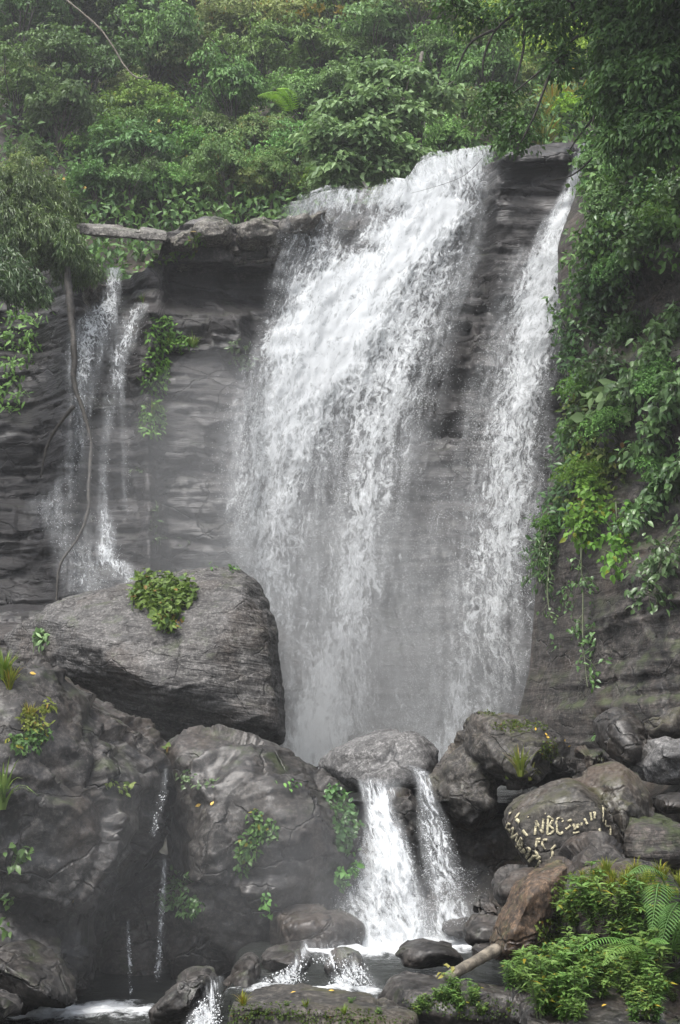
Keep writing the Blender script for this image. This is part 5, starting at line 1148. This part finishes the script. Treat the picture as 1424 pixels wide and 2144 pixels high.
creeper('dark green moss and herbs in a band down the cliff right of the thin cascade', [(340, 700, 30, 40), (325, 780, 30, 50), (320, 880, 26, 40), (370, 720, 40, 18)], 900, .13, .03, 'leaf_dark', 215, trees=BCL, color=(.9, 1.15, .7), tint=.4)
creeper('small leafy plants on the bare block left of the main falls', [(500, 725, 22, 10), (505, 755, 26, 20)], 90, .14, .04, 'leaf_vine', 216, 'creeper', 'plant', BCL)
creeper('greenery tucked among the crest rocks on the ledge', [(410, 500, 18, 14), (330, 540, 40, 12), (385, 530, 30, 8)], 150, .14, .035, 'leaf_creeper', 217, 'creeper', 'plant', color=(.9, 1.1, .8))
creeper('sparse leaves down the cliff above the huge boulder', [(320, 1090, 10, 40), (290, 985, 14, 8), (325, 1130, 14, 8), (385, 1140, 14, 8)], 50, .13, .035, 'leaf_vine', 218, 'creeper', 'plant', BCL)
creeper('dark plants hanging in the hollow at the far left of the cliff', [(40, 720, 60, 60), (20, 820, 40, 50), (60, 640, 60, 40)], 520, .17, .035, 'leaf_dark', 219, trees=BCL, color=(1.2, 1.3, 1.1), out=.3)
BSL = [BS]
# dense growth on the right cliff
creeper('dense dark ivy covering the shady top of the right cliff', [(1340, 380, 105, 140), (1290, 540, 70, 70), (1340, 200, 95, 120), (1400, 500, 50, 70), (1225, 640, 36, 50)], 5200, .13, .038, 'leaf_dark', 220, 'ivy', 'ivy', BSL, out=.5, color=(.75, .85, .7), tint=.35)
creeper('green creeper along the edge of the right cliff beside the right waterfall', [(1195, 700, 20, 60), (1215, 780, 30, 70), (1200, 960, 30, 70), (1180, 1060, 30, 50), (1150, 1150, 22, 50)], 1100, .15, .035, 'leaf_vine', 221, trees=BSL, out=.25, color=(.85, 1, .75))
creeper('yellow green creeper with rusty leaves in the middle of the right cliff', [(1245, 830, 30, 40), (1225, 880, 34, 60), (1260, 970, 60, 60), (1240, 1060, 50, 40)], 900, .14, .038, 'leaf_creeper', 222, trees=BSL, out=.25, color=(1.1, 1.15, 1))
creeper('large pale leaves on a branch in the middle of the right cliff', [(1300, 860, 40, 36), (1320, 830, 24, 20)], 90, .26, .085, 'leaf_broad', 223, trees=BSL, out=.5)
creeper('thin leaves on the lower right cliff above the small boulders', [(1190, 1260, 20, 40), (1170, 1350, 20, 12), (1240, 1330, 12, 60), (1300, 1540, 60, 14)], 130, .11, .03, 'leaf_vine', 224, 'creeper', 'plant', BSL, color=(1, 1.1, .9))
# hanging vines on the right cliff
def vine(label, path, dens, L, Wd, mat, seed, color=(1, 1, 1), side=0, spread=.12, out=.35):
    rs = np.random.RandomState(seed); pts = []
    for px, py in path:
        h = hit(px, py, BSL); p = h[0] if h is not None else P(px, py, 20)
        pts.append(p + np.array([-.15, -out, 0]))
    pts = smooth_path(np.array(pts), 50); base = pts[0]; pts = pts - base
    root = empty('vine', base, label, 'vine', 'vines hanging down the right cliff'); g = Geo(); g2 = Geo()
    tube(g, pts, np.linspace(.022, .008, 50), 5, .5, .2, seed)
    ln = np.linalg.norm(np.diff(pts, axis=0), axis=1).sum(); n = int(ln * dens)
    for k in range(n):
        i = rs.randint(2, 50); q = pts[i]; off = unit(rs.randn(3) + [0, -.5, -.2]) * spread * (1 + rs.rand() * 2.2)
        tube(g, smooth_path([q, q + off * .6 + [0, 0, .04], q + off + [0, 0, -.03]], 4), np.linspace(.007, .004, 4), 4)
        m = rs.randint(4, 9); dd = rs.randn(m, 3) * .7 + unit(off) * .6 + [0, -.2, -.6]
        leaves(g2, q + off * (.6 + .5 * rs.rand(m))[:, None] + rs.randn(m, 3) * .04, dd, rs.randn(m, 3) * .4 + [-.1, -.6, .8], L * (.6 + .6 * rs.rand(m)), Wd * (.7 + .5 * rs.rand(m)), .3, .3, np.clip(.5 + .3 * rs.randn(m), 0, 1), True)
    g.build('stem', M['twig'], root); f = g2.build('foliage', M[mat], root, smooth=False); f.color = (*color, 1)
VN = [
 ('pale green vine hanging beside the top of the right waterfall', [(1290, 330), (1270, 400), (1250, 470), (1235, 540)], 26, .20, .055, 'leaf_broad', (.8, .95, .8)),
 ('leafy vine crossing the dark upper right cliff', [(1390, 400), (1350, 430), (1300, 470), (1270, 560), (1235, 610)], 30, .19, .05, 'leaf_vine', (1.1, 1.2, 1.1)),
 ('bright leaved branch on the right edge in the upper half', [(1460, 380), (1410, 440), (1370, 480), (1340, 530), (1290, 600)], 34, .18, .05, 'leaf_vine', (1.4, 1.45, 1.2)),
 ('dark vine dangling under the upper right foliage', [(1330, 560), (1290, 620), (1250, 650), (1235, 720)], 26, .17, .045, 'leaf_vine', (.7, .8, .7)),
 ('pale leaved spray poking in from the right edge near the top', [(1480, 110), (1430, 130), (1400, 160), (1385, 170)], 30, .24, .07, 'leaf_broad', (1.35, 1.3, 1.1)),
 ('broad light leaved spray close to the top of the right fall', [(1300, 280), (1270, 310), (1240, 340), (1250, 380)], 30, .21, .065, 'leaf_broad', (.85, 1.05, .85)),
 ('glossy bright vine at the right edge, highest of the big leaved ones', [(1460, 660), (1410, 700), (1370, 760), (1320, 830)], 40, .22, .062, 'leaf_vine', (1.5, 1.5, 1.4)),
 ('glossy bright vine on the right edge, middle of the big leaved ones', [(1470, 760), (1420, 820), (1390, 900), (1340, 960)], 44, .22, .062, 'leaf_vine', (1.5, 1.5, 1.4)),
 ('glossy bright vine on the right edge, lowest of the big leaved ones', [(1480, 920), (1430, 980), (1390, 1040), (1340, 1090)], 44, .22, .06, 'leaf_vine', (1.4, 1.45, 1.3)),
 ('lime green leaf spray hanging over the bare right cliff', [(1240, 980), (1250, 1040), (1245, 1090), (1215, 1120)], 34, .19, .06, 'leaf_bright', (.9, .95, .8)),
 ('lime green leaf tips right of the long thin vine', [(1300, 1060), (1300, 1110), (1290, 1150), (1300, 1175)], 24, .18, .055, 'leaf_bright', (.9, .95, .8)),
 ('long thin vine trailing far down the right cliff', [(1235, 1090), (1228, 1170), (1232, 1250), (1232, 1340), (1242, 1440)], 8, .13, .035, 'leaf_vine', (1.1, 1.2, .9)),
 ('thin bare vine left of the long trailing one', [(1165, 1160), (1158, 1240), (1165, 1300)], 7, .12, .03, 'leaf_vine', (.9, 1.1, .8)),
 ('dull drooping leaf spray at the right edge above the bare rock', [(1430, 1120), (1400, 1170), (1380, 1220), (1370, 1250)], 34, .17, .045, 'leaf_vine', (.9, 1, .95)),
 ('mid green vine against the dark middle of the right cliff', [(1270, 760), (1235, 800), (1215, 860), (1225, 920)], 30, .17, .045, 'leaf_vine', (1.0, 1.15, .8)),
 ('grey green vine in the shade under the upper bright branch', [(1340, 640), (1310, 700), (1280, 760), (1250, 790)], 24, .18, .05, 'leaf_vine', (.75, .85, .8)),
 ('drooping dark green grass-like vine at the cliff edge beside the veil of water', [(1160, 1080), (1150, 1130), (1142, 1180), (1140, 1220)], 40, .17, .02, 'leaf_vine', (.8, 1.0, .6)),
]
for i, (lb, path, dn, L, Wd, mt, cl) in enumerate(VN): vine(lb, path, dn * 1.25, L * .72, Wd * .7, mt, 300 + i, cl)

SHR = [(1240, 820, 52, 'bright', (.75, .85, .7), 'mid green shrub rooted in the right cliff beside the middle of the right fall'), (1300, 890, 60, 'dark', (1.1, 1.2, .9), 'dark shrub on the right cliff behind the big glossy leaves'), (1385, 800, 70, 'dark', (1.2, 1.3, 1.1), 'dark shrub at the right edge just under the shaded bare rock'), (1390, 1010, 70, 'dark', (1.25, 1.3, 1.1), 'dark shrub at the right edge over the lower bare rock'), (1235, 1000, 52, 'bright', (.8, .85, .6), 'yellow green shrub on the right cliff level with the lower glossy leaves'), (1190, 900, 34, 'dark', (1.2, 1.35, .9), 'small shrub on the very edge of the right cliff, middle height'), (1160, 1100, 30, 'bright', (.6, .75, .5), 'small low shrub on the edge of the right cliff by the veil of water'),
 (1330, 560, 60, 'dark', (.9, 1, .9), 'shady shrub on the upper right cliff below the bright leaved branch'), (1285, 440, 62, 'broad', (.6, .75, .6), 'broad leaved shrub on the right cliff close to the top of the right fall'), (1390, 470, 66, 'bright', (.75, .85, .75), 'light green shrub at the right edge in the upper part'), (1240, 600, 46, 'dark', (.9, 1.05, .8), 'dark shrub hugging the right cliff edge above its middle'), (1310, 700, 52, 'dark', (.8, .9, .8), 'dim shrub on the right cliff beneath the shady one'), (1270, 350, 52, 'broad', (.65, .8, .62), 'broad leaved shrub overhanging the head of the right fall'), (1350, 340, 60, 'dark', (.9, 1, .85), 'dark shrub under the overhanging tree at the right')]
for i, (px, py, rp, kd, colr, lb) in enumerate(SHR):
    h = hit(px, py, BSL); Y = (h[0][1] if h is not None else 20.0) - .25; c = P(px, py, Y); rr = rp / FPX * Y * 1.05
    PR[kd][i % len(PR[kd])].place(c + np.array([.1, .5, -.75]) * rr, (.5, .12 * rs0.randn() - .25, 0), (rr, rr, rr), colr, lb, 'shrubs rooted on the right cliff')
# ------------------------------------------------------------------ grass tufts, herbs and ferns
def tuft(seed, n=60, droop=.5):
    def b(root):
        rs = np.random.RandomState(seed); g = Geo()
        for i in range(n):
            a = rs.rand() * 6.283; lean_ = .15 + .55 * rs.rand(); ln = .6 + .5 * rs.rand(); w = .018 + .012 * rs.rand()
            d = np.array([math.cos(a), math.sin(a), 0]); s = np.array([-d[1], d[0], 0]); t = np.linspace(0, 1, 6)[:, None]
            p = d * (.08 * rs.rand()) + d * lean_ * ln * t ** 1.5 + np.array([0, 0, 1]) * ln * (t - droop * lean_ * 1.4 * t ** 2.6)
            ww = w * (1 - t ** 2 * .97); v = np.concatenate([p - s * ww, p + s * ww]); k = np.arange(5)[:, None]
            g.add(v, None, k + np.array([[0, 1, 7, 6]]), np.clip(.5 + .28 * rs.randn(), 0, 1))
        g.build('blades', M['leaf_grass'], root, smooth=False)
    return Proto('grass_tuft', 'grass', b)
TU = [tuft(400), tuft(401, 45, .8), tuft(402, 70, .35)]
def put(pr, px, py, s, label, group=None, color=(1, 1, 1), trees=None, rz=None, tiltx=0, sz=1.0):
    h = hit(px, py, trees)
    if h is None: return None
    return pr.place(h[0] - np.array([0, 0, .02]), (tiltx, 0, rs0.rand() * 6.28 if rz is None else rz), (s, s, s * sz), color, label, group)
GT = [
 (1090, 1622, .40, 2, (1.1, 1.1, .8), 'bright grass tuft growing on the face of the square mossy boulder'), (1062, 1628, .26, 0, (1, 1.05, .8), 'shorter grass tuft left of the one on the square mossy boulder'), (1110, 1630, .26, 1, (1.1, 1, .7), 'drooping grass tuft right of the one on the square mossy boulder'),
 (4, 1690, .55, 1, (.9, 1, .95), 'long bladed grass drooping at the left edge'),
 (20, 1440, .30, 0, (1, .9, .6), 'yellowish grass tuft at the top of the massive left rock'), (8, 1420, .34, 2, (.85, .95, .7), 'green grass tuft at the left edge, top of the massive rock'), (62, 1510, .24, 0, (1.1, .85, .5), 'straw coloured grass tuft on the ledge of the massive left rock'),
 (350, 740, .55, 1, (.6, .75, .6), 'drooping grass tuft on the cliff ledge, left one'), (405, 735, .60, 1, (.7, .8, .65), 'drooping grass tuft on the cliff ledge, right one'), (318, 868, .55, 1, (.6, .75, .6), 'single drooping grass tuft lower on the cliff'), (212, 640, .3, 0, (.6, .8, .5), 'small grass tuft beside the head of the thin cascade'), (300, 635, .35, 1, (.6, .8, .5), 'dark grass tuft right of the head of the thin cascade'),
 (510, 2105, .13, 0, (1.2, 1.0, .5), 'yellow grass tuft on the front edge of the flat topped slab'), (640, 2108, .08, 0, (.7, .8, .5), 'short grass on the front of the flat topped slab, middle'), (720, 2122, .08, 2, (.7, .9, .5), 'short green grass on the front of the flat topped slab, right end'),
]
for px, py, s, k_, cl, lb in GT: put(TU[k_], px, py, s, lb, None, cl)
rs = np.random.RandomState(12)
for i in range(44):
    px = 1215 + 215 * rs.rand(); py = 1825 + 55 * rs.rand()
    put(TU[i % 3], px, py, .09 + .08 * rs.rand(), 'short yellow green grass tuft on top of the right bank behind the ferns', 'grass tufts along the top of the right bank', (1.1, 1.0, .6), None)
def herb(seed, nst=6, hgt=1.0, L=.26, Wd=.040):
    def b(root):
        rs = np.random.RandomState(seed); g = Geo(); g2 = Geo()
        for i in range(nst):
            a = rs.rand() * 6.283; o = .12 + .38 * rs.rand(); h = hgt * (.55 + .5 * rs.rand()); d = np.array([math.cos(a), math.sin(a), 0])
            p = smooth_path([d * .03, d * o * .4 + [0, 0, h * .55], d * o + [0, 0, h]], 12); tube(g, p, np.linspace(.012, .005, 12), 5)
            for k in range(3, 12):
                m = 3 if k < 11 else 7; aa = rs.rand() * 6.283 + np.arange(m) * 6.283 / m
                dd = np.stack([np.cos(aa), np.sin(aa), .15 + .45 * rs.rand(m)], 1) + rs.randn(m, 3) * .2
                leaves(g2, np.repeat(p[k][None], m, 0), dd, np.tile([0, 0, 1.0], (m, 1)) + rs.randn(m, 3) * .3, L * (.55 + .55 * rs.rand(m)) * (.75 if k == 11 else 1), Wd * (.7 + .5 * rs.rand(m)), .3, .35, np.clip(.4 + .35 * (k / 11 - .4) + .22 * rs.randn(m), 0, 1), True)
        g.build('stems', M['twig'], root); g2.build('leaves', M['leaf_herb'], root, smooth=False)
    return Proto('herb', 'plant', b)
HB = [herb(420, 7), herb(421, 6, 1.0, .30, .035), herb(422, 8, .8, .24, .04), herb(423, 5, 1.1, .26, .034)]
HGR = [  # polygon-ish boxes: x0 x1 y0 y1 n size label
 (1150, 1340, 1915, 2000, 20, .27, 'leafy bright herb standing on the right bank between the two ferns'),
 (1320, 1450, 1960, 2085, 40, .25, 'leafy herb in the dense growth at the right edge below the large fern'),
 (1050, 1210, 2030, 2085, 34, .16, 'low bright herb at the left front of the right bank clump'),
 (1180, 1340, 2000, 2095, 40, .20, 'bright herb in the thick front of the right bank clump below the small fern'),
 (1375, 1450, 1990, 2110, 18, .24, 'leafy herb at the far right edge beside the base of the large fern'),
 (1100, 1210, 2090, 2140, 14, .20, 'bright herb at the bottom edge left of the low corner ledge'),
 (870, 1010, 2085, 2125, 16, .11, 'small herb growing on the sloping foreground boulder'),
 (1310, 1424, 2090, 2140, 9, .13, 'little herb on the low ledge in the bottom right corner'),
]
for x0, x1, y0, y1, n, s, lb in HGR:
    for i in range(n):
        put(HB[rs.randint(4)], rs.uniform(x0, x1), rs.uniform(y0, y1), s * (.7 + .5 * rs.rand()), lb, lb.split(' herb')[0] + ' herbs ' + lb.split('herb ')[1], tuple(np.array([1, 1, .9]) * (.85 + .3 * rs.rand())))
for px, py, s, lb in ((1130, 1985, .30, 'taller slender herb in front of the rock behind the rust brown slab'), (1170, 1950, .28, 'leafy herb against the rock bulk right of the rust brown slab'), (1235, 1920, .34, 'tallest herb of the bank, before the grey rock under the ferns'), (1060, 2040, .13, 'small herb beside the foot of the rust brown slab'), (945, 2085, .16, 'bushy herb alone in the middle of the sloping foreground boulder'), (255, 2040, .0, '')):
    if s: put(HB[1], px, py, s, lb, None, (1, 1, .9))
for px, py, s, lb in ((600, 2105, .05, 'tiny seedling on the flat topped slab, left of its middle'), (735, 2100, .06, 'tiny seedling near the right end of the flat topped slab'), (795, 2122, .06, 'tiny seedling where the flat topped slab meets the sloping boulder')): put(HB[2], px, py, s, lb, None)
rs = np.random.RandomState(31)
for i in range(14):
    px, py = rs.uniform(1100, 1215), rs.uniform(225, 318); Y, rr, c = ground_depth(px, py, 30, k=.3)
    TU[i % 3].place(c - np.array([0, 0, .3]), (0, 0, rs.rand() * 6), (1.3, 1.3, 1.5), (1.5, 1.2, 1.0), 'pale dry grass tuft in the light gap above the dark bluff', 'dry grass above the dark bluff')
def fern_thing(label, base, fronds, Lp, Wp, color, grp='ferns on the right bank'):
    b = P(*base); root = empty('fern', b, label, 'fern', grp)
    for f in fronds:
        g = Geo(); frond(g, np.array([P(*q) for q in f]) - b, Lp, Wp, 34, .55, True, .35, .006)
        o = g.build('frond', M['leaf_fern'], root, smooth=False); o.color = (*color, 1)
fern_thing('large fern with dark arching fronds at the right edge of the bank', (1400, 2000, 7.6), [
  [(1400, 2000, 7.6), (1400, 1900, 7.5), (1385, 1835, 7.4), (1350, 1812, 7.3), (1318, 1828, 7.2)],
  [(1400, 2000, 7.6), (1395, 1900, 7.3), (1380, 1850, 7.1), (1372, 1890, 6.9), (1365, 1945, 6.8)],
  [(1405, 2000, 7.6), (1420, 1920, 7.4), (1420, 1890, 7.2), (1400, 1920, 7.0), (1385, 1975, 6.9)],
  [(1405, 2000, 7.6), (1440, 1910, 7.4), (1470, 1880, 7.2), (1490, 1910, 7.0)]], .14, .0052, (1.0, 1.05, 1.0))
fern_thing('small light fern arching over the middle of the right bank herbs', (1330, 2060, 6.9), [
  [(1330, 2060, 6.9), (1325, 1995, 6.8), (1300, 1968, 6.7), (1255, 1966, 6.6), (1208, 1992, 6.5)],
  [(1330, 2060, 6.9), (1335, 2000, 6.8), (1322, 1978, 6.7), (1290, 1985, 6.5), (1262, 2020, 6.4)],
  [(1330, 2060, 6.9), (1350, 1990, 6.9), (1372, 1965, 6.9), (1400, 1975, 6.8)]], .085, .0042, (1.3, 1.3, 1.0))
creeper('mossy film of tiny leaves over the front edge of the flat topped foreground slab', [(560, 2118, 90, 18), (700, 2128, 110, 16), (800, 2138, 70, 12), (500, 2125, 34, 24)], 800, .014, .006, 'leaf_creeper', 226, trees=[BV[b_flat.name]], out=.012, color=(.42, .5, .3), hi=False)
creeper('mossy film of tiny leaves on the front of the sloping foreground boulder', [(1000, 2110, 90, 26), (900, 2100, 60, 20)], 450, .014, .006, 'leaf_creeper', 227, out=.012, color=(.42, .5, .3), hi=False)
creeper('thin green moss along the ridge of the square mossy boulder', [(1090, 1520, 60, 14), (1030, 1490, 30, 10), (1150, 1570, 20, 24)], 600, .03, .012, 'leaf_creeper', 228, out=.02, color=(.6, .7, .4), hi=False)
creeper('patch of green moss on the rock bulk right of the rust brown slab', [(1190, 1880, 40, 50), (1150, 1960, 30, 40)], 500, .03, .010, 'leaf_creeper', 229, out=.03, color=(.7, .8, .5), hi=False)
# fallen leaves on the rocks
def fallen(px, py, L, color, label, group=None):
    h = hit(px, py)
    if h is None: return
    g = Geo(); rs = np.random.RandomState(int(px + py)); n = h[1] if h[1][1] < 0 else -h[1]
    leaves(g, np.zeros((1, 3)), np.cross(n, rs.randn(3))[None], n[None], L, L * .28, .15, .1, .3, True)
    o = g.build('fallen_leaf', M['yellow'], None, smooth=False); o.location = tuple(h[0] + n * .012); tag(o, label, 'leaf', group)
for px, py, lb in ((442, 1688, 'yellow fallen leaf on the plant-draped boulder'), (420, 1683, 'smaller yellow fallen leaf left of the bright one on the plant-draped boulder'), (155, 1890, 'round pale fallen leaf on the lower part of the massive left rock'), (62, 1410, 'reddish fallen leaf on the sloping top of the massive left rock')):
    fallen(px, py, .06, None, lb)
for i, (px, py) in enumerate(((1120, 1530), (1150, 1545), (1180, 1552), (1140, 1535), (1188, 1562))): fallen(px, py, .05, None, 'small yellow fallen leaf on the dark wedge behind the square mossy boulder', 'fallen leaves on the dark wedge of rock')
for i, (px, py) in enumerate(((1270, 2108), (1195, 2110), (620, 2080), (700, 2078))): fallen(px, py, .035, None, ('orange fallen leaf on the low ledge in the bottom right corner', 'orange fallen leaf beside the herbs left of the corner ledge', 'orange fallen leaf on the flat topped slab, nearer its left end', 'orange fallen leaf on the flat topped slab, nearer its right end')[i])

# ------------------------------------------------------------------ air: haze and the falls' mist
def vol(name, dens, col=(.93, .95, .96), aniso=.2):
    k = NT(name); k.t.nodes.remove(k.b); v = k.n('VolumePrincipled', Color=(*col, 1), Density=dens, Anisotropy=aniso); k.t.links.new(v.outputs[0], k.out.inputs['Volume']); return k.m
bx = [(-52, -6, -2), (52, -6, -2), (52, 100, -2), (-52, 100, -2), (-52, -6, 92), (52, -6, 92), (52, 100, 92), (-52, 100, 92)]
hz = mk('haze', bx, [(3, 2, 1, 0), (4, 5, 6, 7), (0, 1, 5, 4), (1, 2, 6, 5), (2, 3, 7, 6), (3, 0, 4, 7)], vol('haze_air', .0012), smooth=False); kind(hz, 'stuff')
def puff(px, py, Y, rx, ry, rz, dens, seed):
    bm = bmesh.new(); bmesh.ops.create_icosphere(bm, subdivisions=5, radius=1)
    v = np.array([p.co[:] for p in bm.verts]); f = np.array([[q.index for q in p.verts] for p in bm.faces]); bm.free()
    v = v * (1 + .22 * fbm(v * 1.6 + seed, seed, 3))[:, None] * np.array([rx, ry, rz])
    o = mk('mist', v, f, vol('fall_mist', dens), None); o.location = tuple(P(px, py, Y)); return kind(o, 'stuff')
for a in ((700, 1430, 24.2, 4.2, 2.2, 3.2, .065, 1), (700, 1540, 23.6, 3.0, 1.8, 2.0, .10, 2), (640, 1150, 25.0, 3.0, 1.6, 4.4, .055, 3), (420, 1130, 24.6, 2.6, 1.5, 3.4, .06, 4), (880, 1350, 24.5, 2.4, 1.3, 4.0, .06, 5),
          (690, 1810, 12.7, .7, .4, .65, .11, 6), (840, 1930, 12.6, .9, .5, .45, .14, 7), (600, 1900, 12.4, .8, .4, .6, .06, 8), (960, 1900, 13.0, .5, .4, .5, .10, 9), (430, 1850, 11.2, 1.9, .7, 1.1, .03, 11), (250, 1750, 10.8, 1.6, .6, 1.2, .02, 12)):
    puff(*a)
